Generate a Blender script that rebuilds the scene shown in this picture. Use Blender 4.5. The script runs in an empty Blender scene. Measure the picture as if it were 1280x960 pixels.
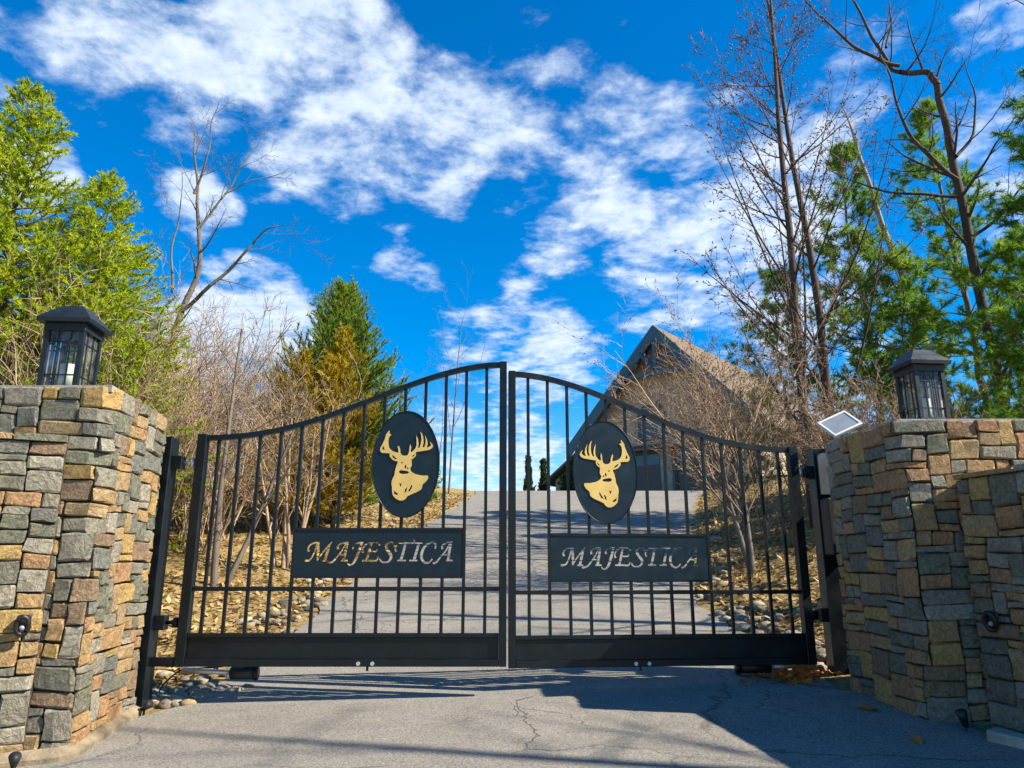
import bpy, bmesh, math, random
import numpy as np
from mathutils import Vector, Matrix

# ------------------------------------------------------------------ camera, sky, sun, exposure
SC = bpy.context.scene
COL = SC.collection
RAD = math.radians
CAM_Y, CAM_Z, PITCH = -5.6, 0.82, 14.2
cam_d = bpy.data.cameras.new('camera'); cam = bpy.data.objects.new('camera', cam_d); COL.objects.link(cam)
cam.location = (0, CAM_Y, CAM_Z); cam.rotation_euler = (RAD(90 + PITCH), 0, 0)
cam_d.sensor_width = 36; cam_d.lens = 930 / 1280 * 36; cam_d.clip_end = 3000; cam_d.clip_start = 0.05
SC.camera = cam
SC.view_settings.view_transform = 'Standard'; SC.view_settings.look = 'None'
SC.view_settings.exposure = 1.15; SC.view_settings.gamma = 1
SC.view_settings.use_curve_mapping = False

SUN_EL, SUN_AZ_FRONT = 41.0, 15.0
S = Vector((math.cos(RAD(SUN_EL)) * math.cos(RAD(SUN_AZ_FRONT)), -math.cos(RAD(SUN_EL)) * math.sin(RAD(SUN_AZ_FRONT)), math.sin(RAD(SUN_EL))))
sun_d = bpy.data.lights.new('sun', 'SUN'); sun_d.energy = 5.0; sun_d.angle = RAD(0.53); sun_d.color = (1.0, 0.92, 0.78)
sun = bpy.data.objects.new('sun', sun_d); COL.objects.link(sun)
sun.rotation_euler = (-S).to_track_quat('-Z', 'Y').to_euler(); sun.location = (20, -8, 25)

def view_dir(px, py):
    """direction in the sky (unit vector) a photo pixel looks at; used for where the clouds stand"""
    a = RAD(PITCH); u = (px - 640) / 930; v = (480 - py) / 930
    d = Vector((u, math.cos(a) - v * math.sin(a), math.sin(a) + v * math.cos(a)))
    return d.normalized()

world = bpy.data.worlds.new('World'); SC.world = world; world.use_nodes = True
wn, wl = world.node_tree.nodes, world.node_tree.links
wn.clear()
def W(t, **kw):
    n = wn.new(t)
    for k, v in kw.items(): setattr(n, k, v)
    return n
sky = W('ShaderNodeTexSky', sky_type='NISHITA', sun_disc=False, sun_elevation=RAD(SUN_EL), sun_rotation=RAD(90 + SUN_AZ_FRONT))
sky.altitude = 300; sky.air_density = 1.0; sky.dust_density = 0.2; sky.ozone_density = 2.0
hs = W('ShaderNodeHueSaturation'); hs.inputs['Saturation'].default_value = 1.62; hs.inputs['Value'].default_value = 1.2; hs.inputs['Hue'].default_value = 0.504
wl.new(sky.outputs[0], hs.inputs['Color'])
tc = W('ShaderNodeTexCoord')
sep = W('ShaderNodeSeparateXYZ'); wl.new(tc.outputs['Generated'], sep.inputs[0])
def wmath(op, a, b=None, clamp=False):
    n = W('ShaderNodeMath', operation=op); n.use_clamp = clamp
    for i, x in enumerate((a, b)):
        if x is None: continue
        if isinstance(x, (int, float)): n.inputs[i].default_value = x
        else: wl.new(x, n.inputs[i])
    return n.outputs[0]
den = wmath('MAXIMUM', wmath('ADD', sep.outputs['Z'], 0.12), 0.05)
cx = wmath('DIVIDE', sep.outputs['X'], den); cy = wmath('DIVIDE', sep.outputs['Y'], den)
comb = W('ShaderNodeCombineXYZ'); wl.new(cx, comb.inputs[0]); wl.new(cy, comb.inputs[1])
def wnoise(scale, detail, rough, dist, vec, loc=(0, 0, 0), rot=0, sc=(1, 1, 1)):
    mp = W('ShaderNodeMapping'); mp.inputs['Location'].default_value = loc; mp.inputs['Rotation'].default_value = (0, 0, rot); mp.inputs['Scale'].default_value = sc
    wl.new(vec, mp.inputs[0])
    n = W('ShaderNodeTexNoise'); n.inputs['Scale'].default_value = scale; n.inputs['Detail'].default_value = detail
    n.inputs['Roughness'].default_value = rough; n.inputs['Distortion'].default_value = dist
    wl.new(mp.outputs[0], n.inputs['Vector']); return n.outputs['Fac']
n1 = wnoise(4.6, 12, 0.60, 0.25, comb.outputs[0], loc=(2.3, 0.7, 0))
n2 = wnoise(15.0, 8, 0.62, 0.2, comb.outputs[0], loc=(5.1, 3.3, 0))
shape = wmath('ADD', wmath('MULTIPLY', n1, 0.75), wmath('MULTIPLY', n2, 0.25))
# cloud masses: (photo direction, angular radius in degrees, weight)
BUMPS = [(40, 20, 6, .20), (130, 50, 7, .30), (230, 80, 7, .34), (330, 60, 7, .36), (430, 90, 8, .36), (480, 150, 7, .34), (560, 170, 7, .36), (640, 190, 6, .30),
         (370, 200, 5, .30), (430, 240, 4, .27), (480, 262, 3, .24), (150, 140, 2.2, .2), (190, 175, 2, .14),
         (700, 60, 11, .16), (720, 150, 9, .22), (790, 190, 9, .30), (830, 270, 8, .30), (860, 340, 8, .34), (900, 200, 8, .26), (960, 280, 9, .34), (880, 390, 6, .30), (1000, 380, 8, .32), (1000, 190, 7, .34), (1040, 130, 5, .30), (1010, 480, 8, .3),
         (620, 350, 3, .23), (700, 300, 4.5, .26), (660, 430, 6.5, .36), (590, 430, 4, .25), (720, 450, 4, .26), (520, 340, 3, .2), (490, 320, 2.5, .18),
         (250, 260, 3.5, .34), (20, 215, 4, .36), (0, 100, 3, .2), (310, 400, 6, .42), (260, 440, 6, .4), (360, 440, 5, .34), (640, 590, 6, .36), (560, 560, 5, .3), (720, 600, 5, .28),
         (1215, 45, 2.2, .26), (1060, 80, 3.5, .22), (1130, 60, 3, .16), (450, 310, 2.2, .14), (380, 375, 1.8, .2),
         (-250, 200, 14, .3), (-500, 60, 16, .28), (1500, 150, 15, .3), (1800, 350, 15, .28), (500, -500, 18, .26), (1100, -300, 14, .24), (100, -350, 14, .26)]
acc = None
for px, py, rad, w in BUMPS:
    v = W('ShaderNodeVectorMath', operation='DOT_PRODUCT'); wl.new(tc.outputs['Generated'], v.inputs[0]); v.inputs[1].default_value = view_dir(px, py)
    mr = W('ShaderNodeMapRange', interpolation_type='SMOOTHSTEP'); wl.new(v.outputs['Value'], mr.inputs['Value'])
    mr.inputs['From Min'].default_value = math.cos(RAD(rad * 1.15)); mr.inputs['From Max'].default_value = 1.0
    mr.inputs['To Min'].default_value = 0; mr.inputs['To Max'].default_value = w * .85
    acc = mr.outputs[0] if acc is None else wmath('MAXIMUM', acc, mr.outputs[0])
dens = wmath('ADD', shape, acc)
cm = W('ShaderNodeMapRange', interpolation_type='SMOOTHSTEP'); wl.new(dens, cm.inputs['Value'])
cm.inputs['From Min'].default_value = 0.655; cm.inputs['From Max'].default_value = 0.87; cm.inputs['To Min'].default_value = 0; cm.inputs['To Max'].default_value = 0.88
# cloud tone: thicker parts slightly greyer, thin parts bright
cr = W('ShaderNodeMapRange'); wl.new(n2, cr.inputs['Value']); cr.inputs['From Min'].default_value = 0.35; cr.inputs['From Max'].default_value = 0.68
cr.inputs['To Min'].default_value = 0.0; cr.inputs['To Max'].default_value = 1.0
cc = W('ShaderNodeMix', data_type='RGBA'); wl.new(cr.outputs[0], cc.inputs['Factor'])
cc.inputs[6].default_value = (3.9, 4.7, 5.7, 1); cc.inputs[7].default_value = (5.6, 6.2, 6.9, 1)
mixc = W('ShaderNodeMix', data_type='RGBA'); wl.new(cm.outputs[0], mixc.inputs['Factor']); wl.new(hs.outputs[0], mixc.inputs[6]); wl.new(cc.outputs[2], mixc.inputs[7])
bg = W('ShaderNodeBackground'); bg.inputs['Strength'].default_value = 0.083
wl.new(mixc.outputs[2], bg.inputs['Color'])
world.cycles.sampling_method = 'MANUAL'; world.cycles.sample_map_resolution = 256
SC.cycles.max_bounces = 6; SC.cycles.diffuse_bounces = 3; SC.cycles.glossy_bounces = 3; SC.cycles.transparent_max_bounces = 12; SC.cycles.caustics_reflective = False; SC.cycles.caustics_refractive = False
wo = W('ShaderNodeOutputWorld'); wl.new(bg.outputs[0], wo.inputs['Surface'])

# ------------------------------------------------------------------ helpers
def mesh_obj(name, verts, faces, mat=None, parent=None, smooth=False, loc=None):
    me = bpy.data.meshes.new(name); me.from_pydata([tuple(v) for v in verts], [], [tuple(f) for f in faces]); me.update()
    if mat: me.materials.append(mat)
    if smooth: me.polygons.foreach_set('use_smooth', [True] * len(me.polygons))
    o = bpy.data.objects.new(name, me); COL.objects.link(o)
    if parent: o.parent = parent
    if loc: o.location = loc
    return o
def quads_mesh(name, V, F, mat=None, smooth=False):
    """fast mesh from numpy: V (n,3), F (m,k)"""
    V = np.asarray(V, np.float32); F = np.asarray(F, np.int32); k = F.shape[1]
    me = bpy.data.meshes.new(name); me.vertices.add(len(V)); me.vertices.foreach_set('co', V.ravel())
    me.loops.add(F.size); me.loops.foreach_set('vertex_index', F.ravel())
    me.polygons.add(len(F)); me.polygons.foreach_set('loop_start', np.arange(0, F.size, k, dtype=np.int32))
    me.polygons.foreach_set('loop_total', np.full(len(F), k, np.int32))
    if smooth: me.polygons.foreach_set('use_smooth', np.ones(len(F), bool))
    me.update(calc_edges=True)
    if mat: me.materials.append(mat)
    return me
def link(name, me, parent=None, loc=(0, 0, 0)):
    o = bpy.data.objects.new(name, me); COL.objects.link(o); o.parent = parent; o.location = loc; return o
def tag(o, label=None, cat=None, group=None, kind=None):
    if label: o['label'] = label
    if cat: o['category'] = cat
    if group: o['group'] = group
    if kind or cat: o['kind'] = kind or 'thing'
    return o
def empty(name, loc=(0, 0, 0), rz=0):
    o = bpy.data.objects.new(name, None); COL.objects.link(o); o.location = loc; o.rotation_euler = (0, 0, rz); o.empty_display_size = 0.2; return o
class MB:
    """collects shapes, builds them as one mesh object"""
    def __init__(s): s.v = []; s.f = []
    def add(s, vs, fs):
        b = len(s.v); s.v += [tuple(v) for v in vs]; s.f += [tuple(i + b for i in f) for f in fs]; return s
    def box(s, x0, x1, y0, y1, z0, z1):
        return s.add([(x0, y0, z0), (x1, y0, z0), (x1, y1, z0), (x0, y1, z0), (x0, y0, z1), (x1, y0, z1), (x1, y1, z1), (x0, y1, z1)],
                     [(0, 3, 2, 1), (4, 5, 6, 7), (0, 1, 5, 4), (1, 2, 6, 5), (2, 3, 7, 6), (3, 0, 4, 7)])
    def tube(s, pts, r, n=8, cap=True):
        pts = [Vector(p) for p in pts]; rs = r if isinstance(r, (list, tuple)) else [r] * len(pts); rings = []
        for i, p in enumerate(pts):
            t = (pts[min(i + 1, len(pts) - 1)] - pts[max(i - 1, 0)]).normalized()
            a = t.cross(Vector((0, 0, 1)) if abs(t.z) < 0.9 else Vector((1, 0, 0))).normalized(); b = t.cross(a)
            rings.append([p + (a * math.cos(2 * math.pi * k / n) + b * math.sin(2 * math.pi * k / n)) * rs[i] for k in range(n)])
        vs = [v for ring in rings for v in ring]; fs = []
        for i in range(len(pts) - 1):
            for k in range(n):
                fs.append((i * n + k, i * n + (k + 1) % n, (i + 1) * n + (k + 1) % n, (i + 1) * n + k))
        if cap: fs += [tuple(range(n - 1, -1, -1)), tuple((len(pts) - 1) * n + k for k in range(n))]
        return s.add(vs, fs)
    def prism(s, poly, y0, y1):
        """polygon in x,z extruded from y0 to y1 (poly counter-clockwise seen from -y)"""
        n = len(poly)
        return s.add([(x, y0, z) for x, z in poly] + [(x, y1, z) for x, z in poly],
                     [tuple(range(n)), tuple(range(2 * n - 1, n - 1, -1))] + [(i, i + n, (i + 1) % n + n, (i + 1) % n) for i in range(n)])
    def build(s, name, mat, parent=None, smooth=False, bevel=0, loc=None):
        o = mesh_obj(name, s.v, s.f, mat, parent, smooth, loc)
        if bevel:
            bm = bmesh.new(); bm.from_mesh(o.data)
            bmesh.ops.bevel(bm, geom=bm.edges[:], offset=bevel, segments=1, affect='EDGES', clamp_overlap=True)
            bm.to_mesh(o.data); bm.free()
        return o

# ------------------------------------------------------------------ materials
class NT:
    def __init__(s, name):
        s.m = bpy.data.materials.new(name); s.m.use_nodes = True; s.t = s.m.node_tree; s.n = s.t.nodes; s.l = s.t.links; s.n.clear()
        s.out = s.n.new('ShaderNodeOutputMaterial'); s.tc = s.n.new('ShaderNodeTexCoord')
    def node(s, t, **kw):
        n = s.n.new(t)
        for k, v in kw.items(): setattr(n, k, v)
        return n
    def put(s, sock, val):
        if val is None: return
        if isinstance(val, bpy.types.NodeSocket): s.l.new(val, sock)
        elif isinstance(val, (tuple, list)) and len(val) == 3 and sock.type == 'RGBA': sock.default_value = (*val, 1)
        else: sock.default_value = val
    def noise(s, scale, detail=4, rough=0.55, dist=0, vec=None, sc=None, out='Fac'):
        v = vec or s.tc.outputs['Object']
        if sc:
            mp = s.node('ShaderNodeMapping'); mp.inputs['Scale'].default_value = sc; s.l.new(v, mp.inputs[0]); v = mp.outputs[0]
        n = s.node('ShaderNodeTexNoise'); n.inputs['Scale'].default_value = scale; n.inputs['Detail'].default_value = detail
        n.inputs['Roughness'].default_value = rough; n.inputs['Distortion'].default_value = dist; s.l.new(v, n.inputs['Vector']); return n.outputs[out]
    def ramp(s, fac, stops, interp='LINEAR'):
        r = s.node('ShaderNodeValToRGB'); e = r.color_ramp.elements; r.color_ramp.interpolation = interp
        while len(e) < len(stops): e.new(0.5)
        for i, (p, c) in enumerate(stops): e[i].position = p; e[i].color = (*c, 1) if len(c) == 3 else c
        s.l.new(fac, r.inputs[0]); return r.outputs[0]
    def mix(s, fac, a, b, blend='MIX'):
        n = s.node('ShaderNodeMix', data_type='RGBA', blend_type=blend); s.put(n.inputs['Factor'], fac); s.put(n.inputs[6], a); s.put(n.inputs[7], b); return n.outputs[2]
    def math(s, op, a, b=None, clamp=False):
        n = s.node('ShaderNodeMath', operation=op); n.use_clamp = clamp; s.put(n.inputs[0], a); s.put(n.inputs[1], b); return n.outputs[0]
    def rng(s, v, a, b, c=0.0, d=1.0):
        n = s.node('ShaderNodeMapRange'); s.put(n.inputs['Value'], v)
        for k, x in zip(('From Min', 'From Max', 'To Min', 'To Max'), (a, b, c, d)): n.inputs[k].default_value = x
        return n.outputs[0]
    def bump(s, h, strength=0.5, dist=0.02, normal=None):
        b = s.node('ShaderNodeBump'); b.inputs['Strength'].default_value = strength; b.inputs['Distance'].default_value = dist; s.l.new(h, b.inputs['Height'])
        if normal: s.l.new(normal, b.inputs['Normal'])
        return b.outputs[0]
    def bsdf(s, color, rough=0.6, normal=None, metal=0.0, spec=0.5, **kw):
        b = s.node('ShaderNodeBsdfPrincipled'); s.put(b.inputs['Base Color'], color); s.put(b.inputs['Roughness'], rough); s.put(b.inputs['Metallic'], metal)
        s.put(b.inputs['Specular IOR Level'], spec)
        if normal: s.l.new(normal, b.inputs['Normal'])
        for k, v in kw.items(): s.put(b.inputs[k], v)
        return b.outputs[0]
    def done(s, shader): s.l.new(shader, s.out.inputs['Surface']); return s.m

def m_plain(name, col, rough=0.6, metal=0.0, nscale=12, namt=0.12, bump=0.0, spec=0.5):
    t = NT(name); n = t.noise(nscale, 5)
    c = t.mix(t.rng(n, 0.3, 0.7), tuple(x * (1 - namt) for x in col), tuple(min(1, x * (1 + namt)) for x in col))
    nb = t.bump(t.noise(nscale * 6, 4), bump, 0.01) if bump else None
    return t.done(t.bsdf(c, rough, nb, metal, spec))
def m_leaf(name, stops, clump=1.2, transl=0.35, rough=0.55):
    t = NT(name); g = t.node('ShaderNodeNewGeometry')
    n = t.noise(clump, 3); f = t.math('ADD', t.math('MULTIPLY', g.outputs['Random Per Island'], 0.55), t.math('MULTIPLY', t.rng(n, 0.3, 0.7), 0.45))
    c = t.ramp(f, stops)
    b = t.bsdf(c, rough, None, 0, 0.25)
    tr = t.node('ShaderNodeBsdfTranslucent'); t.l.new(c, tr.inputs['Color'])
    mx = t.node('ShaderNodeMixShader'); mx.inputs[0].default_value = transl; t.l.new(b, mx.inputs[1]); t.l.new(tr.outputs[0], mx.inputs[2])
    return t.done(mx.outputs[0])
def m_bark(name, a, b, scale=6):
    t = NT(name); n = t.noise(scale, 6, 0.65, 0.4, sc=(1, 1, 0.25)); c = t.mix(t.rng(n, 0.3, 0.7), a, b)
    return t.done(t.bsdf(c, 0.85, t.bump(n, 0.6, 0.02), 0, 0.2))
def m_stone():
    t = NT('wall_stone'); oi = t.node('ShaderNodeObjectInfo')
    base0 = t.ramp(oi.outputs['Random'], [(0.0, (.125, .140, .110)), (.11, (.40, .25, .095)), (.22, (.22, .22, .19)), (.32, (.38, .205, .085)), (.41, (.125, .145, .145)), (.50, (.46, .31, .085)),
                                       (.59, (.26, .255, .225)), (.68, (.22, .14, .08)), (.76, (.135, .155, .115)), (.84, (.40, .28, .13)), (.93, (.33, .32, .28))], 'CONSTANT')
    base = t.mix(1.0, base0, (1.36, 1.24, 1.04), 'MULTIPLY')
    # stone texture coordinates: world-sized, shifted per stone
    sh = t.node('ShaderNodeVectorMath', operation='ADD'); t.l.new(t.tc.outputs['Object'], sh.inputs[0])
    cb = t.node('ShaderNodeCombineXYZ'); r7 = t.math('MULTIPLY', oi.outputs['Random'], 37.0)
    for i in range(3): t.l.new(r7, cb.inputs[i])
    t.l.new(cb.outputs[0], sh.inputs[1]); v = sh.outputs[0]
    big = t.noise(11, 6, 0.68, 1.2, v); fine = t.noise(42, 7, 0.75, 0.3, v); vein = t.noise(9, 5, 0.6, 2.5, v); grit = t.noise(160, 3, 0.7, 0, v)
    alt = t.mix(t.rng(oi.outputs['Random'], 0, 1), (.36, .24, .09), (.17, .19, .16))
    c = t.mix(t.rng(big, 0.50, 0.70, 0, 0.45), base, alt)
    c = t.mix(t.rng(t.math('ABSOLUTE', t.math('SUBTRACT', vein, 0.5)), 0.0, 0.03, 0.28, 0.0), c, (.34, .20, .08))
    c = t.mix(t.rng(fine, 0.32, 0.66, 0, 1), t.mix(0.55, c, (.03, .028, .022)), t.mix(0.16, c, (.75, .70, .58)))
    lich = t.rng(t.noise(16, 5, 0.7, 0.4, v), 0.62, 0.70, 0, 0.35); c = t.mix(lich, c, (.40, .40, .34))
    h = t.math('ADD', t.math('MULTIPLY', big, 1.0), t.math('ADD', t.math('MULTIPLY', fine, 0.32), t.math('MULTIPLY', grit, 0.12)))
    return t.done(t.bsdf(c, 0.88, t.bump(h, 1.0, 0.05), 0, 0.25))
def m_asphalt():
    t = NT('asphalt'); v = t.tc.outputs['Object']
    big = t.noise(0.9, 6, 0.7, 0.6); mid = t.noise(5, 6, 0.7, 0.5); agg = t.noise(80, 5, 0.9)
    c = t.mix(t.rng(big, 0.3, 0.7), (.115, .107, .094), (.29, .262, .212))
    c = t.mix(t.rng(mid, 0.35, 0.7, 0, .6), c, (.345, .315, .26))
    c = t.mix(t.rng(agg, 0.40, 0.66), t.mix(0.70, c, (.02, .02, .02)), t.mix(0.42, c, (.56, .51, .42)))
    # cracks: distorted cell borders, only in patches
    nv = t.noise(1.6, 4, 0.6, out='Color'); ad = t.node('ShaderNodeVectorMath', operation='MULTIPLY_ADD'); t.l.new(nv, ad.inputs[0]); ad.inputs[1].default_value = (.7, .7, .0); t.l.new(v, ad.inputs[2])
    def crack(scale, wid, lo, hi):
        vo = t.node('ShaderNodeTexVoronoi', feature='DISTANCE_TO_EDGE'); vo.inputs['Scale'].default_value = scale; t.l.new(ad.outputs[0], vo.inputs['Vector'])
        k = t.rng(vo.outputs['Distance'], 0.0, wid, 1, 0); return t.math('MULTIPLY', k, t.rng(t.noise(0.8, 2, 0.5, 0, sc=(1, 1, 0.01)), lo, hi), clamp=True)
    ck = t.math('MAXIMUM', crack(0.45, 0.007, 0.44, 0.54), crack(2.2, 0.014, 0.56, 0.64))
    c = t.mix(t.math('MULTIPLY', ck, .65), c, (.02, .02, .02))
    h = t.math('SUBTRACT', t.math('MULTIPLY', agg, 0.5), t.math('MULTIPLY', ck, 1.2))
    return t.done(t.bsdf(c, 0.85, t.bump(h, 0.55, 0.006), 0, 0.3))
def m_litter():
    t = NT('leaf_litter'); big = t.noise(0.5, 4, 0.6, 0.5); mid = t.noise(3.2, 6, 0.65, 0.3); fine = t.noise(26, 6, 0.7, 0.6)
    vo = t.node('ShaderNodeTexVoronoi'); vo.inputs['Scale'].default_value = 15; t.l.new(t.tc.outputs['Object'], vo.inputs['Vector'])
    c = t.ramp(t.math('ADD', t.math('MULTIPLY', big, 0.5), t.math('MULTIPLY', mid, 0.5)), [(.30, (.11, .07, .03)), (.44, (.31, .215, .075)), (.55, (.45, .325, .12)), (.7, (.22, .15, .065))])
    c = t.mix(t.rng(fine, .35, .65), t.mix(.6, c, (.05, .028, .012)), c)
    c = t.mix(.35, c, t.mix(t.rng(vo.outputs['Color'], 0, 1), (.16, .09, .035), (.52, .36, .14)))
    return t.done(t.bsdf(c, 0.9, t.bump(t.math('ADD', fine, vo.outputs['Distance']), 0.8, 0.05), 0, 0.2))
def m_black(name='black_paint', col=(.0035, .0065, .0085), rough=0.33):
    t = NT(name); n = t.noise(9, 5, 0.6); d = t.noise(70, 3, 0.6)
    c = t.mix(t.rng(n, .45, .75, 0, .35), col, tuple(x * 2.4 + .006 for x in col))
    return t.done(t.bsdf(c, t.rng(n, .3, .7, rough - .06, rough + .14), t.bump(d, .12, .003), 0, 0.32))
def m_glass(name='lantern_glass', tint=(.92, .95, .93)):
    t = NT(name); tr = t.node('ShaderNodeBsdfTransparent'); t.put(tr.inputs['Color'], tint)
    g = t.node('ShaderNodeBsdfGlossy'); g.inputs['Roughness'].default_value = 0.05
    fr = t.node('ShaderNodeFresnel'); fr.inputs['IOR'].default_value = 1.4
    dust = t.node('ShaderNodeBsdfDiffuse'); t.put(dust.inputs['Color'], (.5, .5, .46))
    m1 = t.node('ShaderNodeMixShader'); t.l.new(t.rng(t.noise(8, 4), .4, .8, .02, .28), m1.inputs[0]); t.l.new(tr.outputs[0], m1.inputs[1]); t.l.new(dust.outputs[0], m1.inputs[2])
    m2 = t.node('ShaderNodeMixShader'); t.l.new(t.math('ADD', fr.outputs[0], .0), m2.inputs[0]); t.l.new(m1.outputs[0], m2.inputs[1]); t.l.new(g.outputs[0], m2.inputs[2])
    return t.done(m2.outputs[0])
def m_siding():
    t = NT('siding'); n = t.noise(2.2, 5, .6, 0, sc=(.3, .3, 2)); oi = t.node('ShaderNodeObjectInfo')
    c = t.mix(t.rng(n, .3, .7), (.38, .28, .20), (.50, .385, .28)); c = t.mix(t.math('MULTIPLY', oi.outputs['Random'], .45), c, (.24, .175, .125))
    return t.done(t.bsdf(c, .8, None, 0, .2))
def m_roof():
    t = NT('roof_shingle'); br = t.node('ShaderNodeTexBrick'); mp = t.node('ShaderNodeMapping'); mp.inputs['Scale'].default_value = (1, 1, 1); t.l.new(t.tc.outputs['Object'], mp.inputs[0])
    n = t.noise(1.6, 6, .7); f = t.noise(14, 4, .7)
    c = t.mix(t.rng(n, .3, .7), (.150, .110, .070), (.235, .180, .120)); c = t.mix(t.rng(f, .35, .65, 0, .5), c, (.09, .065, .045))
    return t.done(t.bsdf(c, .9, t.bump(f, .6, .03), 0, .2))

M = dict(
    stone=m_stone(), asphalt=m_asphalt(), litter=m_litter(), black=m_black(), emblem=m_black('emblem_paint', (.0030, .0125, .0195), .36), glass=m_glass(),
    mortar=m_plain('mortar', (.048, .041, .032), .95, 0, 20, .4, .6), cap=m_plain('cap_stone', (.33, .31, .26), .9, 0, 9, .3, .6),
    gold=m_plain('gold_paint', (.78, .50, .14), .38, 0.25, 8, .10, .05), bolt=m_plain('zinc_bolt', (.62, .62, .58), .4, .6),
    candle=m_plain('candle_wax', (.80, .77, .66), .6), white=m_plain('white_frame', (.60, .61, .62), .45, .1), cell=m_plain('solar_cell_glare', (.20, .22, .25), .12), grey=m_plain('grey_plate', (.11, .12, .125), .45, .3, 6, .3),  # solar panel grey is lightened to carry glare in its base colour
    lantern=m_black('lantern_paint', (.009, .013, .016), .40), lens=m_plain('lens', (.26, .26, .25), .35), wire=m_plain('wire_rubber', (.012, .012, .012), .5),
    rock=m_plain('river_rock', (.40, .36, .29), .8, 0, 9, .35, .3), footing=m_plain('footing', (.20, .155, .095), .95, 0, 7, .55, .8),
    bark_grey=m_bark('grey_bark', (.085, .065, .050), (.20, .165, .13)), bark_dark=m_bark('dark_bark', (.040, .028, .022), (.105, .075, .055)), bark_tan=m_bark('tan_bark', (.22, .15, .09), (.42, .31, .20)), bark_pale=m_bark('pale_bark', (.24, .18, .12), (.42, .34, .25)),
    twig_tan=m_leaf('tan_twig', [(0, (.10, .066, .040)), (.45, (.29, .20, .12)), (.8, (.47, .345, .215)), (1, (.62, .48, .31))], .9, 0.0, .85), bud=m_plain('bud', (.16, .085, .065), .7),
    spruce=m_leaf('spruce_needles', [(0, (.07, .13, .012)), (.3, (.24, .36, .018)), (.6, (.48, .56, .022)), (1, (.70, .62, .04))], 1.6, .52),
    cedar=m_leaf('cedar_sprays', [(0, (.05, .11, .018)), (.45, (.18, .29, .03)), (.8, (.36, .42, .035)), (1, (.52, .47, .04))], .9, .45),
    gold_cedar=m_leaf('golden_cedar_sprays', [(0, (.20, .17, .014)), (.5, (.52, .38, .02)), (1, (.78, .54, .03))], 1.3, .45),
    pine=m_leaf('pine_needles', [(0, (.05, .13, .018)), (.4, (.13, .28, .028)), (.75, (.28, .42, .035)), (1, (.46, .50, .06))], 1.0, .5),
    arbor=m_leaf('arborvitae_sprays', [(0, (.02, .05, .012)), (1, (.075, .12, .025))], 2, .2),
    dead=m_leaf('dead_leaves', [(0, (.10, .055, .025)), (.35, (.28, .175, .065)), (.7, (.47, .34, .14)), (1, (.62, .50, .26))], 1.0, .2), orange=m_leaf('orange_leaves', [(0, (.38, .09, .015)), (.6, (.70, .20, .02)), (1, (.78, .33, .05))], 4, .25),
    siding=m_siding(), roof=m_roof(), trim=m_plain('teal_trim', (.028, .082, .118), .5), window=m_plain('window_glass', (.05, .075, .09), .08), dark=m_plain('dark_interior', (.012, .012, .014), .6),
    door=m_plain('garage_door', (.022, .020, .022), .4), soffit=m_plain('soffit', (.16, .11, .07), .8), housestone=m_plain('house_stone', (.26, .24, .20), .9, 0, 5, .4, .6))

# ------------------------------------------------------------------ terrain
_ky = np.array([-60, -30, -5.6, -1.1, 0, 2.4, 6.4, 24.4, 30, 40, 70, 150, 600, 1500.])
_kz = np.array([-1.6, -1.2, -.37, -.126, -.06, .15, .78, 4.0, 4.40, 4.55, 4.6, 4.0, 0, -10.])
_ty = np.arange(-60, 300, 0.1); _tz = np.interp(_ty, _ky, _kz)
_kern = np.exp(-0.5 * (np.arange(-25, 26) / 9.0) ** 2); _kern /= _kern.sum()
_tz = np.convolve(np.pad(_tz, 25, mode='edge'), _kern, mode='valid')
def profile(y): return np.where(y < 299, np.interp(y, _ty, _tz), np.interp(y, _ky, _kz))
_ey = np.array([-60, -9, -6, -2, 0, 2.6, 4.4, 11.7, 16, 21, 25, 31, 45])
_el = np.array([-40, -8., -4.6, -2.9, -2.34, -2.35, -2.42, -2.1, -1.8, -1.45, -1.4, -4, -6])
_er = np.array([40, 8., 4.6, 2.9, 2.30, 2.25, 2.35, 4.1, 5.2, 6.6, 8.2, 16, 22])
def edge_l(y): return np.interp(y, _ey, _el)
def edge_r(y): return np.interp(y, _ey, _er)
def sm(x, a, b):
    t = np.clip((x - a) / (b - a), 0, 1); return t * t * (3 - 2 * t)
def G(x, y):
    x = np.asarray(x, float); y = np.asarray(y, float)
    z = profile(y) + 0.025 * np.clip(x, -3.5, 3.5) * (1 - sm(y, 3, 14))
    dr = np.clip(x - edge_r(y), 0, None); dl = np.clip(edge_l(y) - x, 0, None)
    act = sm(y, -2.0, 2.5) * (1 - sm(y, 26, 42))
    z = z + act * (1.5 * (1 - np.exp(-dr * 0.20 * 1.0)) + 0.5 * (1 - np.exp(-dl * 0.22)))
    off = sm(np.maximum(dr, dl), 0.15, 1.2)
    z = z + off * act * (0.05 * np.sin(1.7 * x + .6 * y) * np.cos(1.3 * y - .4 * x) + 0.03 * np.sin(4.1 * x + 1) * np.sin(3.7 * y))
    return z
def g(x, y): return float(G(x, y))
gx = np.unique(np.concatenate([np.linspace(-900, -60, 12), np.linspace(-60, -16, 23), np.arange(-16, 20.01, .25), np.linspace(20, 60, 21), np.linspace(60, 900, 12)]))
gy = np.unique(np.concatenate([np.linspace(-60, -8, 27), np.arange(-8, 34.01, .25), np.linspace(34, 90, 29), np.linspace(90, 290, 12), np.linspace(290, 1500, 8)]))
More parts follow.
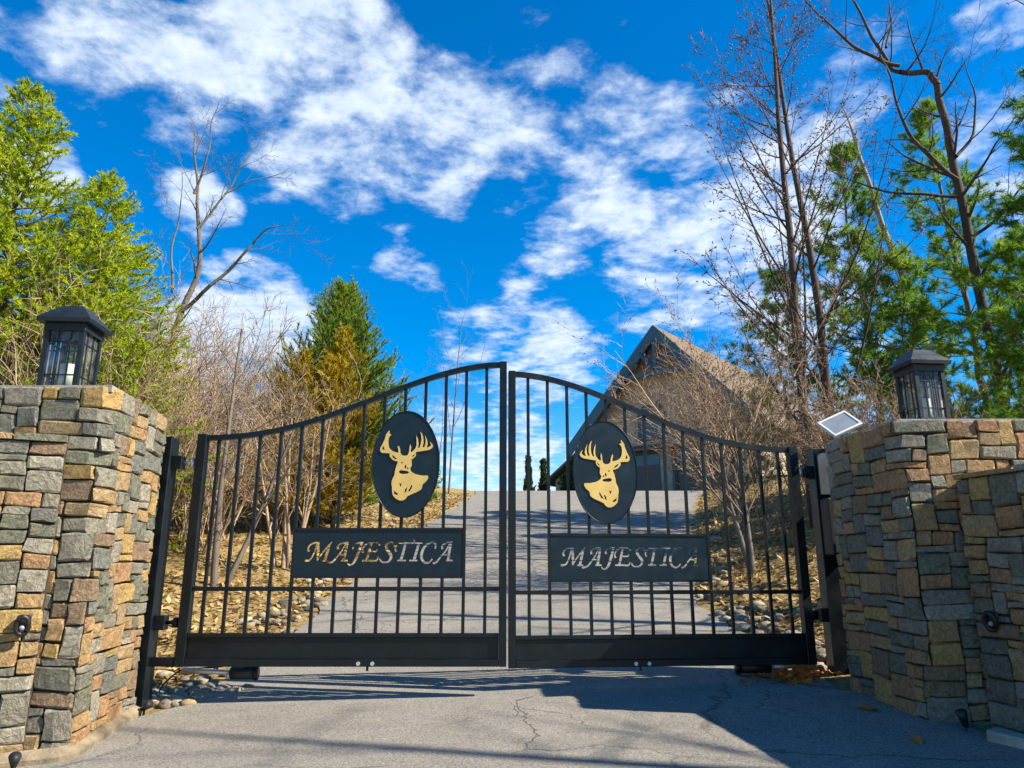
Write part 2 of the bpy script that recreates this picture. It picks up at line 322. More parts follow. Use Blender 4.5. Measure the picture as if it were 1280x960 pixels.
def grid_mesh(name, X, Y, Z, mat, smooth=True):
    ny, nx = X.shape; V = np.stack([X, Y, Z], -1).reshape(-1, 3); i = np.arange(ny * nx).reshape(ny, nx)
    F = np.stack([i[:-1, :-1], i[:-1, 1:], i[1:, 1:], i[1:, :-1]], -1).reshape(-1, 4); return quads_mesh(name, V, F, mat, smooth)
XX, YY = np.meshgrid(gx, gy)
tag(link('ground', grid_mesh('ground', XX, YY, G(XX, YY), M['litter'])), kind='structure')
ry = np.arange(-14, 44.01, .25); rt = np.linspace(0, 1, 40)
RX = edge_l(ry)[:, None] * (1 - rt) + edge_r(ry)[:, None] * rt
wob = 0.05 * np.sin(ry * 2.3) + 0.04 * np.sin(ry * 5.1 + 1)
RX[:, 0] += wob; RX[:, -1] += np.roll(wob, 7)
RY = np.repeat(ry[:, None], 40, 1)
tag(link('driveway', grid_mesh('driveway', RX, RY, G(RX, RY) + 0.025, M['asphalt'])), kind='structure')

# ------------------------------------------------------------------ stone walls
def smooth_path(pts, r=0.05, n=4):
    """polyline with rounded corners -> dense points with cumulative length"""
    P = [np.array(p, float) for p in pts]; out = [P[0]]
    for i in range(1, len(P) - 1):
        a = P[i - 1] - P[i]; b = P[i + 1] - P[i]; a /= np.linalg.norm(a); b /= np.linalg.norm(b)
        A, B = P[i] + a * r, P[i] + b * r
        for k in range(n + 1):
            t = k / n; out.append((1 - t) ** 2 * A + 2 * t * (1 - t) * P[i] + t * t * B)
    out.append(P[-1]); out = np.array(out); s = np.concatenate([[0], np.cumsum(np.linalg.norm(np.diff(out, axis=0), axis=1))]); return out, s
def pack(nx, ny, rng, breaks=()):
    """irregular ashlar: fill an nx by ny cell grid with rectangles"""
    occ = np.zeros((ny, nx), bool); rects = []
    for j in range(ny):
        for i in range(nx):
            if occ[j, i]: continue
            h = rng.choice([1, 1, 2, 2, 2, 2, 2, 2, 3, 3, 3, 4]); w = rng.choice([2, 3, 4, 4, 5, 5, 6, 7])
            if h == 1: w = rng.choice([3, 4, 5])
            if h == 4: w = rng.choice([2, 3, 4])
            h = min(h, ny - j)
            ww = 0
            while ww < w and i + ww < nx and not occ[j, i + ww]: ww += 1
            if i + ww < nx and not occ[j, i + ww]:
                gap = 0
                while i + ww + gap < nx and not occ[j, i + ww + gap] and gap < 2: gap += 1
                if gap == 1: ww += 1
            hh = 1
            while hh < h and not occ[j + hh, i:i + ww].any(): hh += 1
            if ny - (j + hh) == 1 and not occ[j + hh, i:i + ww].any(): hh += 1
            occ[j:j + hh, i:i + ww] = True; rects.append((i, j, ww, hh))
    return rects
def stone_wall(root, path, ztop, zbase, seed, cell=(.047, .0435), inward=1, rc=0.05, batter=0.0):
    """stones laid on the vertical surface over the plan path; outward normal is to the right of travel when inward=1"""
    rng = random.Random(seed); pts, s = smooth_path(path, rc); L = s[-1]
    zlo = min(zbase(p) for p in pts) - .05; Hh = ztop - zlo
    nx = int(round(L / cell[0])); ny = int(round(Hh / cell[1])); du, dv = L / nx, Hh / ny
    ph = [rng.uniform(0, 6.28) for _ in range(6)]
    def warp(u, v):
        e = min(1.0, min(v, Hh - v) / .1)
        return u + .006 * math.sin(9 * v + ph[0] + 3 * u) + .004 * math.sin(23 * v + ph[1]), v + e * (.009 * math.sin(5 * u + ph[2]) + .005 * math.sin(13 * u + ph[3] + 4 * v))
    def at(u, v, out):
        u = min(max(u, 0), L); k = int(np.searchsorted(s, u, 'right')) - 1; k = min(max(k, 0), len(s) - 2)
        t = (u - s[k]) / (s[k + 1] - s[k]); p = pts[k] * (1 - t) + pts[k + 1] * t
        d = pts[min(k + 2, len(s) - 1)] - pts[max(k - 1, 0)] if False else pts[k + 1] - pts[k]; d = d / np.linalg.norm(d)
        # smooth the normal near a vertex
        for kk, w in ((k - 1, (1 - t) * .5), (k + 1, t * .5)):
            if 0 <= kk < len(s) - 1:
                dd = pts[kk + 1] - pts[kk]; dd = dd / np.linalg.norm(dd); d = d * (1 - w) + dd * w
        d = d / np.linalg.norm(d); nrm = np.array([d[1], -d[0]]) * inward
        o = out - batter * v
        return (p[0] + nrm[0] * o, p[1] + nrm[1] * o, zlo + v)
    jt = 0.0038
    cn = 0
    for (i, j, w, h) in pack(nx, ny, rng):
        u0, u1, v0, v1 = i * du, (i + w) * du, j * dv, (j + h) * dv
        c4 = [warp(u0, v0), warp(u1, v0), warp(u1, v1), warp(u0, v1)]
        c4 = [(x + rng.uniform(-.0035, .0035), y + rng.uniform(-.0035, .0035)) for x, y in c4]
        bulge = rng.uniform(.006, .018); tilt = (rng.uniform(-.007, .007), rng.uniform(-.007, .007))
        nu = 5 if w * du > .13 else 4; nv = 5 if h * dv > .11 else 4
        vs = []; idx = {}
        cut = [rng.uniform(.04, .14) for _ in range(4)]
        for b in range(nv):
            for a in range(nu):
                # param positions: outer ring close to the edge so that the face has a crisp arris
                ta = [0, .07, .5, .93, 1][a] if nu == 5 else [0, .10, .90, 1][a]
                tb = [0, .09, .5, .91, 1][b] if nv == 5 else [0, .12, .88, 1][b]
                edge_a = a in (0, nu - 1); edge_b = b in (0, nv - 1)
                x = (c4[0][0] * (1 - ta) + c4[1][0] * ta) * (1 - tb) + (c4[3][0] * (1 - ta) + c4[2][0] * ta) * tb
                y = (c4[0][1] * (1 - ta) + c4[1][1] * ta) * (1 - tb) + (c4[3][1] * (1 - ta) + c4[2][1] * ta) * tb
                x += jt if a == 0 else (-jt if a == nu - 1 else rng.uniform(-.010, .010)); y += jt if b == 0 else (-jt if b == nv - 1 else rng.uniform(-.007, .007))
                if edge_a and edge_b:   # knock the corners off
                    x += (1 if a == 0 else -1) * .0055; y += (1 if b == 0 else -1) * .0055
                if edge_a: x += rng.uniform(-.003, .003)
                if edge_b: y += rng.uniform(-.003, .003)
                o = (0.0 if (edge_a or edge_b) else bulge * rng.uniform(.55, 1.3)) + tilt[0] * (ta - .5) + tilt[1] * (tb - .5) + .01
                if edge_a and edge_b: o -= .006
                idx[(a, b)] = len(vs); vs.append(at(x, y, o))
        fs = [(idx[a, b], idx[a + 1, b], idx[a + 1, b + 1], idx[a, b + 1]) for b in range(nv - 1) for a in range(nu - 1)]
        ring = [(a, 0) for a in range(nu)] + [(nu - 1, b) for b in range(1, nv)] + [(a, nv - 1) for a in range(nu - 2, -1, -1)] + [(0, b) for b in range(nv - 2, 0, -1)]
        base = len(vs)
        for (a, b) in ring:
            ta = a / (nu - 1); tb = b / (nv - 1)
            x = (c4[0][0] * (1 - ta) + c4[1][0] * ta) * (1 - tb) + (c4[3][0] * (1 - ta) + c4[2][0] * ta) * tb
            y = (c4[0][1] * (1 - ta) + c4[1][1] * ta) * (1 - tb) + (c4[3][1] * (1 - ta) + c4[2][1] * ta) * tb
            x += jt if a == 0 else (-jt if a == nu - 1 else 0); y += jt if b == 0 else (-jt if b == nv - 1 else 0)
            vs.append(at(x, y, -.07))
        n = len(ring)
        for k in range(n):
            k2 = (k + 1) % n; fs.append((idx[ring[k2]], idx[ring[k]], base + k, base + k2))
        if inward < 0: fs = [tuple(reversed(f)) for f in fs]
        c0 = Vector(vs[0]); o = mesh_obj('stone', [Vector(q) - c0 for q in vs], fs, M['stone'], root, False, c0)
        cn += 1
    return cn
def core_prism(name, plan, z0, z1, mat, parent):
    n = len(plan); vs = [(x, y, z0) for x, y in plan] + [(x, y, z1) for x, y in plan]
    return mesh_obj(name, vs, [tuple(range(n - 1, -1, -1)), tuple(range(n, 2 * n))] + [(i, (i + 1) % n, (i + 1) % n + n, i + n) for i in range(n)], mat, parent)
gz = lambda p: g(p[0], p[1])
ZL, ZR = 1.93, 1.765          # tops of the left and right pillar
def inset(path, d, side):
    """offset of a plan polyline to the left (side=1) / right (side=-1)"""
    out = []
    for i, p in enumerate(path):
        a = np.array(path[max(i - 1, 0)], float); b = np.array(path[min(i + 1, len(path) - 1)], float); t = (b - a) / np.linalg.norm(b - a); out.append((p[0] - t[1] * d * side, p[1] + t[0] * d * side))
    return out
def cap_slab(root, plan, z, seed, th=.035):
    core_prism('cap', plan, z - .03, z + .012, M['cap'], root)
# left pillar: front face, rounded corner, road-side face, short back return
LP = [(-3.45, -1.14), (-2.45, -1.15), (-2.57, -.16), (-2.70, -.145)]
lp = tag(empty('stone_pillar', (-3.2, -.65, 0)), 'sunlit stone gate pillar with tan and grey blocks, left of the gate', 'stone pillar', 'stone gate pillars')
lp.location = (0, 0, 0)
stone_wall(lp, LP, ZL, gz, 11)
core_prism('mortar_core', [(-3.45, -1.12), (-2.50, -1.13), (-2.475, -1.105), (-2.588, -.2), (-2.62, -.17), (-3.45, -.17)], -.4, ZL - .02, M['mortar'], lp)
cap_slab(lp, [(-3.46, -1.13), (-2.47, -1.14), (-2.585, -.18), (-3.46, -.16)], ZL, 1)
# right pillar
RP = [(2.62, .0), (2.37, -.04), (2.46, -.92), (3.75, -.93)]
rp = tag(empty('stone_pillar'), 'half-shaded stone gate pillar with solar panel behind it, right of the gate', 'stone pillar', 'stone gate pillars')
stone_wall(rp, RP, ZR, gz, 23)
core_prism('mortar_core', [(2.485, -.88), (2.51, -.905), (3.75, -.912), (3.75, -.02), (2.43, -.05), (2.395, -.08)], -.4, ZR - .02, M['mortar'], rp)
cap_slab(rp, [(2.475, -.905), (3.76, -.915), (3.76, .0), (2.385, -.06)], ZR, 2)
# wing walls, lower, coming towards the camera
def wing(path, ztop, seed, label, inw, side, cam_back):
    w = tag(empty('wing_wall'), label, 'stone wall', 'low wing walls beside the gate')
    stone_wall(w, path, ztop, gz, seed, inward=inw)
    back = inset(path, .28, side)
    core_prism('mortar_core', inset(path, .02, side) + back[::-1], -.6, ztop - .01, M['mortar'], w)
    # coping: thin flat stones along the top
    pts, s = smooth_path(path, .05); u = 0; r = random.Random(seed + 5)
    while u < s[-1] - .05:
        l = min(r.uniform(.22, .42), s[-1] - u); q = []
        for t in (u + .006, u + l - .006):
            x = np.interp(t, s, pts[:, 0]); y = np.interp(t, s, pts[:, 1]); x2 = np.interp(min(t + .02, s[-1]), s, pts[:, 0]) - np.interp(max(t - .02, 0), s, pts[:, 0]); y2 = np.interp(min(t + .02, s[-1]), s, pts[:, 1]) - np.interp(max(t - .02, 0), s, pts[:, 1])
            nn = math.hypot(x2, y2); nx_, ny_ = -y2 / nn * side, x2 / nn * side
            q.append((x - nx_ * .035, y - ny_ * .035, x + nx_ * .30, y + ny_ * .30))
        z0 = ztop + .002; z1 = ztop + r.uniform(.028, .042)
        b = [(q[0][0], q[0][1]), (q[1][0], q[1][1]), (q[1][2], q[1][3]), (q[0][2], q[0][3])]
        if side < 0: b = b[::-1]
        o = core_prism('coping_stone', b, z0, z1, M['stone'], w); u += l
    return w
LW = [(-4.6, -2.7), (-3.6, -1.75), (-3.05, -1.36), (-2.66, -1.19)]
wing(LW, 1.57, 31, 'lower sunlit stone wing wall curving forward from the left pillar', 1, 1, 0)
RW = [(2.765, -.97), (2.93, -1.55), (3.15, -2.6), (3.35, -4.0)]
wing(RW, 1.375, 47, 'lower shaded stone wing wall curving forward from the right pillar', 1, 1, 0)
# footing ledges at the foot of the pillars
def ledge(name, pts, w, z_off, label):
    P = smooth_path(pts, .05)[0]; a = inset([tuple(p) for p in P], w, -1); vs = []; fs = []
    for p, q in zip(P, a):
        vs += [(p[0], p[1], g(*p) + z_off + .03), (q[0], q[1], g(*q) + z_off - .005), (q[0], q[1], g(*q) - .12), (p[0], p[1], g(*p) - .12)]
    for i in range(len(P) - 1):
        b = 4 * i; fs += [(b, b + 1, b + 5, b + 4), (b + 1, b + 2, b + 6, b + 5), (b + 3, b, b + 4, b + 7), (b + 2, b + 3, b + 7, b + 6)]
    n = 4 * (len(P) - 1); fs += [(3, 2, 1, 0), (n, n + 1, n + 2, n + 3)]
    return tag(mesh_obj(name, vs, fs, M['footing']), label, 'footing')
ledge('footing', [(-3.6, -1.80), (-3.05, -1.41), (-2.66, -1.24), (-2.45, -1.17), (-2.57, -.2)], .075, .055, 'tan concrete footing ledge along the foot of the left stone pillar')

# ------------------------------------------------------------------ gate
LEAF_W, ZH, ZC = 2.345, 1.66, 2.24      # leaf width, height at the hinge and at the meeting stile
STEP = LEAF_W / 15
def top_z(u):
    t = min(max(u / LEAF_W, 0), 1) ** 1.15; return ZH + (ZC - ZH) * (1 - math.cos(math.pi * t)) / 2
DEER = [(237,85),(205,130),(190,190),(165,250),(143,290),(145,325),(165,345),(245,350),(262,353),(252,368),(258,390),(290,425),(325,440),(348,442),(350,458),(335,495),(322,560),(318,600),(295,650),(288,690),(297,740),(300,790),(310,830),(345,865),(385,885),(425,885),(455,865),(470,840),(520,815),(590,785),(630,755),(640,705),(680,670),(703,630),(695,605),(630,605),(560,590),(520,570),(500,550),(492,520),(510,490),(505,420),(525,410),(548,385),(556,355),(545,345),(560,335),(620,325),(700,312),(735,292),(747,265),(735,240),(705,212),(725,250),(715,268),(690,282),(672,283),(685,240),(675,190),(650,142),(662,200),(658,250),(648,280),(625,282),(637,230),(632,165),(615,120),(595,98),(608,140),(612,200),(605,250),(592,285),(572,290),(580,240),(570,180),(550,142),(557,200),(558,260),(545,295),(520,325),(500,340),(490,320),(495,280),(487,245),(478,280),(475,330),(462,370),(430,380),(395,372),(375,345),(370,300),(352,262),(342,272),(352,310),(355,345),(310,335),(270,315),(245,285),(235,250),(232,200),(238,165),(250,147),(265,138),(245,118),(228,138),(243,95)]
DEER_HOLES = [[(365,560),(385,542),(430,548),(470,556),(483,570),(470,583),(410,588),(378,580)],[(275,370),(300,380),(340,415),(325,420),(295,402)],[(507,400),(516,378),(541,357),(536,376),(522,392)],[(385,450),(400,456),(414,446),(407,467),(390,465)],
              [(440,478),(426,508),(440,532),(452,500)],[(466,505),(458,522),(466,536),(478,528)],[(368,685),(385,700),(404,683),(394,737),(384,716)],[(435,803),(442,762),(470,730),(463,765),(456,792)],[(468,788),(494,750),(521,703),(524,732),(502,778)],[(314,770),(336,788),(367,810),(362,826),(324,812)],[(165,292),(178,262),(197,310),(172,308)]]
def curve2d_mesh(loops, ext):
    cu = bpy.data.curves.new('outline', 'CURVE'); cu.dimensions = '2D'; cu.fill_mode = 'BOTH'; cu.extrude = ext
    for lp_ in loops:
        sp = cu.splines.new('POLY'); sp.points.add(len(lp_) - 1); sp.use_cyclic_u = True
        for p, (x, z) in zip(sp.points, lp_): p.co = (x, z, 0, 1)
    ob = bpy.data.objects.new('outline', cu); COL.objects.link(ob)
    dg = bpy.context.evaluated_depsgraph_get(); dg.update(); me = bpy.data.meshes.new_from_object(ob.evaluated_get(dg))
    bpy.data.objects.remove(ob); bpy.data.curves.remove(cu)
    for v in me.vertices: v.co = (v.co.x, -v.co.z, v.co.y)          # x,y plane -> x,z plane
    return me
def catmull(pts, n=6):
    P = [np.array(p, float) for p in pts]; P = [2 * P[0] - P[1]] + P + [2 * P[-1] - P[-2]]; out = []
    for i in range(1, len(P) - 2):
        for k in range(n):
            t = k / n; out.append(.5 * ((2 * P[i]) + (-P[i-1] + P[i+1]) * t + (2*P[i-1] - 5*P[i] + 4*P[i+1] - P[i+2]) * t*t + (-P[i-1] + 3*P[i] - 3*P[i+1] + P[i+2]) * t**3))
    out.append(P[-2]); return out
_o = 1164
STROKES = [[(232,278,30),(217,240,22),(235,195,18),(280,165,18),(335,155,22),(383,152,18)],[(338,175,16),(320,260,18),(285,350,18),(250,398,20),(178,412,26)],[(355,165,30),(364,260,34),(362,340,26),(358,412,12)],[(360,400,10),(420,310,16),(500,210,18),(556,143,14)],[(522,195,28),(500,280,32),(475,380,32),(465,408,30)],[(428,410,16),(522,410,18)],
 [(650,245,28),(648,205,22),(680,170,16),(740,155,20),(802,148,16)],[(765,165,14),(700,280,16),(640,360,18),(580,425,20),(498,446,24)],[(787,160,26),(765,270,32),(745,380,34),(740,408,30)],[(703,408,16),(802,408,18)],[(672,324,14),(728,324,14)],
 [(875,245,26),(870,205,20),(905,170,16),(960,155,18),(1016,154,16)],[(990,160,28),(965,250,32),(935,340,32),(905,410,28),(870,455,20),(825,465,18),(795,433,16)],
 [(1018,302,24),(1008,250,18),(1040,190,16),(1085,160,18),(1150,155,20),(1228,160,18)],[(1243,192,22),(1256,172,22)],[(1135,160,26),(1110,260,30),(1085,360,30),(1072,405,28)],[(1100,275,14),(1205,275,18),(1222,248,14)],[(1008,408,18),(1120,406,18),(1215,408,18),(1240,352,14)]]
STROKES += [[(x + _o, y, w) for x, y, w in st] for st in [
 [(305,215,22),(308,175,18),(265,150,18),(205,165,24),(185,210,30),(215,270,34),(260,330,34),(255,385,28),(215,425,20),(150,430,18),(112,405,20),(97,375,16)],
 [(335,280,24),(320,235,18),(345,185,16),(390,158,18),(470,155,20),(560,160,20),(590,140,20),(592,110,14)],[(465,160,28),(445,260,30),(415,370,32),(405,405,30)],[(353,405,16),(482,405,18)],
 [(662,155,28),(635,260,30),(605,370,32),(598,405,30)],[(600,155,16),(717,155,16)],[(528,405,16),(647,405,16)],
 [(900,240,20),(905,180,20),(875,150,18),(820,155,20),(755,200,26),(712,280,32),(705,360,32),(735,420,26),(790,440,20),(835,418,16),(862,384,12)],
 [(1005,245,26),(1000,205,20),(1030,170,16),(1085,152,18),(1150,140,14)],[(1110,168,14),(1050,275,16),(985,350,18),(925,425,20),(872,445,22)],[(1128,158,26),(1110,260,30),(1095,370,30),(1090,405,28)],[(1063,405,16),(1157,405,16)],[(1017,324,14),(1074,324,14)]]]
def name_plate_mesh():
    """steel plate with the letters cut right through it; x centred, z centred"""
    hw, hh, k = (13 - 5) * STEP / 2 - .012, .165, .000505
    pl = MB().box(-hw, hw, -.004, .004, -hh, hh); base = mesh_obj('plate_blank', pl.v, pl.f)
    cut = MB(); used = []
    for st in STROKES:
        c = catmull(st, 5 if len(st) > 2 else 1); L_, R_ = [], []
        for i, p in enumerate(c):
            t = c[min(i + 1, len(c) - 1)][:2] - c[max(i - 1, 0)][:2]; t = t / (np.linalg.norm(t) + 1e-9); nn = np.array([-t[1], t[0]]) * max(p[2], 16) / 2 * 1.28
            L_.append(p[:2] + nn); R_.append(p[:2] - nn)
        poly = L_ + R_[::-1]; q = [((x - 1245) * k, -(y - 297) * k) for x, y in poly]
        e = random.Random(len(used)).uniform(0, .001); n = len(L_)
        vs = [(x, -.02 - e, z) for x, z in q] + [(x, .02 + e, z) for x, z in q]; m = len(q); fs = []
        for i in range(n - 1):
            a, b, c2, d = i, i + 1, m - 2 - i, m - 1 - i
            fs += [(a, b, c2, d), (d + m, c2 + m, b + m, a + m)]
        fs += [(i, i + m, (i + 1) % m + m, (i + 1) % m) for i in range(m)]
        co = mesh_obj('letter_cutter', vs, fs)
        bm = bmesh.new(); bm.from_mesh(co.data); bmesh.ops.recalc_face_normals(bm, faces=bm.faces[:]); bm.to_mesh(co.data); bm.free(); used.append(co)
        md = base.modifiers.new('cut', 'BOOLEAN'); md.operation = 'DIFFERENCE'; md.solver = 'EXACT'; md.object = co
    dg = bpy.context.evaluated_depsgraph_get(); dg.update(); me = bpy.data.meshes.new_from_object(base.evaluated_get(dg))
    for o in used + [base]: bpy.data.objects.remove(o)
    me.materials.clear(); me.materials.append(M['emblem']); return me
PLATE = name_plate_mesh()
def deer_mesh(flip):
    k = .00066; f = lambda L_: [((x - 439) * k * flip, -(y - 466) * k) for x, y in L_]
    me = curve2d_mesh([f(DEER)] + [f(h) for h in DEER_HOLES], .003); me.materials.append(M['gold']); return me
def gate_leaf(loc, rz, s, label):
    """s=+1: local x runs from hinge to the meeting stile; s=-1 mirrored"""
    root = tag(empty('gate_leaf', loc, rz), label, 'gate', 'double driveway gate')
    def bx(name, u0, u1, y0, y1, z0, z1, mat='black', par=root, bev=.003):
        m = MB().box(min(s * u0, s * u1), max(s * u0, s * u1), y0, y1, z0, z1); return m.build(name, M[mat], par, bevel=bev)
    bx('hinge_stile', 0, .07, -.035, .035, 0, ZH + .005); bx('meeting_stile', LEAF_W - .055, LEAF_W, -.03, .03, 0, ZC)
    # curved top rail swept along the arch
    n = 36; vs = []; fs = []
    for i in range(n + 1):
        u = .06 + (LEAF_W - .055 - .06) * i / n; z = top_z(u)
        if i == n: z = ZC - .002
        vs += [(s * u, -.02, z - .042), (s * u, .02, z - .042), (s * u, .02, z - .002), (s * u, -.02, z - .002)]
    for i in range(n):
        b = 4 * i
        for k in range(4): fs.append((b + k, b + (k + 1) % 4, b + 4 + (k + 1) % 4, b + 4 + k))
    fs += [(3, 2, 1, 0), (4 * n, 4 * n + 1, 4 * n + 2, 4 * n + 3)]
    if s > 0: fs = [tuple(reversed(f)) for f in fs]
    mesh_obj('top_rail', vs, fs, M['black'], root)
    bx('middle_rail', .071, LEAF_W - .056, -.015, .015, .515, .545)
    bx('kick_rail', .071, LEAF_W - .056, -.021, .021, .195, .225)
    bx('bottom_rail', .071, LEAF_W - .056, -.03, .03, .001, .05)
    kp = bx('kick_plate', .071, LEAF_W - .056, -.008, .008, .049, .196)
    PZ0, PZ1 = .605, .965
    for i in range(1, 15):
        u = i * STEP; hb = .0115; zt = top_z(u) - .03
        segs = [(.224, .516)]
        if i < 5 or i > 13: segs.append((.544, zt))
        elif i in (5, 13): segs.append((.544, zt))
        else: segs += [(.544, PZ0 + .002), (PZ1 - .002, zt)]
        m = MB()
        for z0, z1 in segs: m.box(s * u - hb, s * u + hb, -hb, hb, z0, z1)
        m.build('baluster', M['black'], root, bevel=.002)
    # name plate and its frame
    u0, u1 = 5 * STEP, 13 * STEP
    fr = MB(); xs = sorted((s * u0, s * u1)); fr.box(xs[0] + .0125, xs[1] - .0125, -.014, .014, PZ0, PZ0 + .018); fr.box(xs[0] + .0125, xs[1] - .0125, -.014, .014, PZ1 - .018, PZ1)
    npl = link('name_plate', PLATE, root, (s * (u0 + u1) / 2, -.004, (PZ0 + PZ1) / 2)); npl['label'] = 'dark plate with cut out lettering MAJESTICA'
    o = fr.build('plate_frame', M['black'], npl); o.location = (-s * (u0 + u1) / 2, .004, -(PZ0 + PZ1) / 2)
    # oval emblem
    cz, cu, rw, rh, N = 1.44, 1.585, .256, .402, 56
    ov = MB(); pr = [(math.cos(2 * math.pi * k / N), math.sin(2 * math.pi * k / N)) for k in range(N)]
    ov.prism([(x * rw, z * rh) for x, z in pr], -.03, -.014)
    oval = ov.build('oval_plate', M['emblem'], root, loc=(s * cu, 0, cz))
    rim = MB(); rim.tube([(x * (rw - .002), -.031, z * (rh - .002)) for x, z in pr] + [(rw - .002, -.031, 0)], .004, 6, False); rim.build('rim', M['black'], oval, True)
    d = link('deer_figure', deer_mesh(s), oval, (0, -.0335, 0)); d['label'] = 'gold antlered deer head'
    for du in (1.30, 1.40):
        m = MB(); m.tube([(s * du, -.030, .022), (s * du, -.038, .022)], .014, 10); m.build('bolt', M['bolt'], root)
    m = MB(); m.tube([(s * 1.36, 0, 0.005), (s * 1.36, 0, -.03)], .009, 8); m.build('drop_pin', M['black'], root)
    return root
gl = gate_leaf((-2.385, 0, .173), 0, 1, 'left black metal gate leaf with deer oval and name plate')
gr = gate_leaf((2.305, .40, .143), RAD(5.8), -1, 'right black metal gate leaf with deer oval and name plate, partly shaded')
# gate operator motors slung under each leaf
def operator(x0, x1, y, z, label):
    e = tag(empty('gate_motor', (x0, y, z)), label, 'gate motor', 'gate motors under the leaves'); w = x1 - x0; s = 1 if w > 0 else -1; w = abs(w)
    MB().tube([(0, 0, 0), (s * w * .92, 0, 0)], .045, 12).build('housing', M['wire'], e, True)
    MB().tube([(s * w * .92, 0, 0), (s * w, 0, 0)], .052, 12).build('end_cap', M['black'], e, True)
    MB().tube([(s * .02, 0, 0), (s * -.35, -.0, 0.02)], .018, 8).build('push_rod', M['bolt'], e, True)
    MB().box(min(s * .1, s * .2), max(s * .1, s * .2), -.02, .02, .04, .12).build('bracket', M['black'], e)
operator(-2.02, -1.83, .10, .118, 'black tubular gate motor under the left gate leaf')
operator(1.98, 1.72, .47, .112, 'black tubular gate motor under the right gate leaf')
# gate posts
def gate_post(x0, x1, y0, y1, z0, z1, hx, hy, s, label, hz):
    e = tag(empty('gate_post', (0, 0, 0)), label, 'gate post', 'black steel gate posts')
    MB().box(x0, x1, y0, y1, z0, z1).build('post', M['black'], e, bevel=.004)
    MB().box(x0 + .008, x1 - .008, y0 + .008, y1 - .008, z1, z1 + .012).build('post_cap', M['black'], e)
    for z in hz:
        xe = x1 if s > 0 else x0
        MB().box(min(xe, xe + s * .075), max(xe, xe + s * .075), hy - .045, hy + .035, z - .05, z + .05).build('hinge_plate', M['black'], e, bevel=.003)
        b = MB(); b.tube([(xe + s * .076, hy, z + .0), (hx - s * .012, hy, z + .0)], .014, 8); b.tube([(hx - s * .03, hy, z - .035), (hx - s * .03, hy, z + .035)], .02, 10); b.build('hinge_pin', M['bolt'] if z > 1 else M['black'], e, True)
    return e
zpl = g(-2.55, 0)
pl_ = gate_post(-2.69, -2.555, -.075, .06, zpl - .05, 1.80, -2.385, 0, 1, 'black steel gate post against the sunlit left stone pillar', (1.62, .47))
MB().box(-2.554, -2.388, -.03, .03, .175, .235).build('lower_arm', M['black'], pl_)
pr_ = gate_post(2.43, 2.59, .36, .50, g(2.5, .4) - .05, 1.775, 2.305, .42, -1, 'black steel gate post beside the shaded right stone pillar', (1.60, .50))
MB().box(2.455, 2.585, .34, .3595, 1.42, 1.75).build('cover_plate', M['grey'], pr_)
MB().box(2.44, 2.64, .20, .355, .95, 1.38).build('control_box', M['wire'], pr_, bevel=.01)
# black cable by the left post
cb_ = MB(); cb_.tube([tuple(p) for p in catmull([(-2.50, .02, -.02), (-2.49, .1, .05), (-2.40, .14, .13), (-2.25, .14, .145), (-2.10, .12, .16), (-2.02, .1, .19)], 6)], .007, 6); tag(cb_.build('cable', M['wire'], smooth=True), 'thin black cable looping from left gate post to gate motor', 'cable')
# solar panel on the right post
sp = tag(empty('solar_panel', (2.60, .20, 1.96)), 'small white framed solar panel tilted above the right gate post', 'solar panel')
sp.rotation_euler = (RAD(46), RAD(-24), RAD(8))
fr = MB(); a, b = .135, .10
fr.box(-a, a, -b, -b + .018, -.014, .014).box(-a, a, b - .018, b, -.014, .014).box(-a, -a + .018, -b + .018, b - .018, -.014, .014).box(a - .018, a, -b + .018, b - .018, -.014, .014)
fr.build('frame', M['white'], sp, bevel=.002); MB().box(-a + .018, a - .018, -b + .018, b - .018, -.008, .008).build('panel', M['cell'], sp)
MB().box(-a + .02, a - .02, -b + .02, b - .02, -.0135, -.0085).build('backing', M['white'], sp)
ba = MB(); ba.tube([(0, 0, -.012), (.03, 0, -.08), (.10, .06, -.22)], .014, 8); ba.build('bracket', M['grey'], sp)

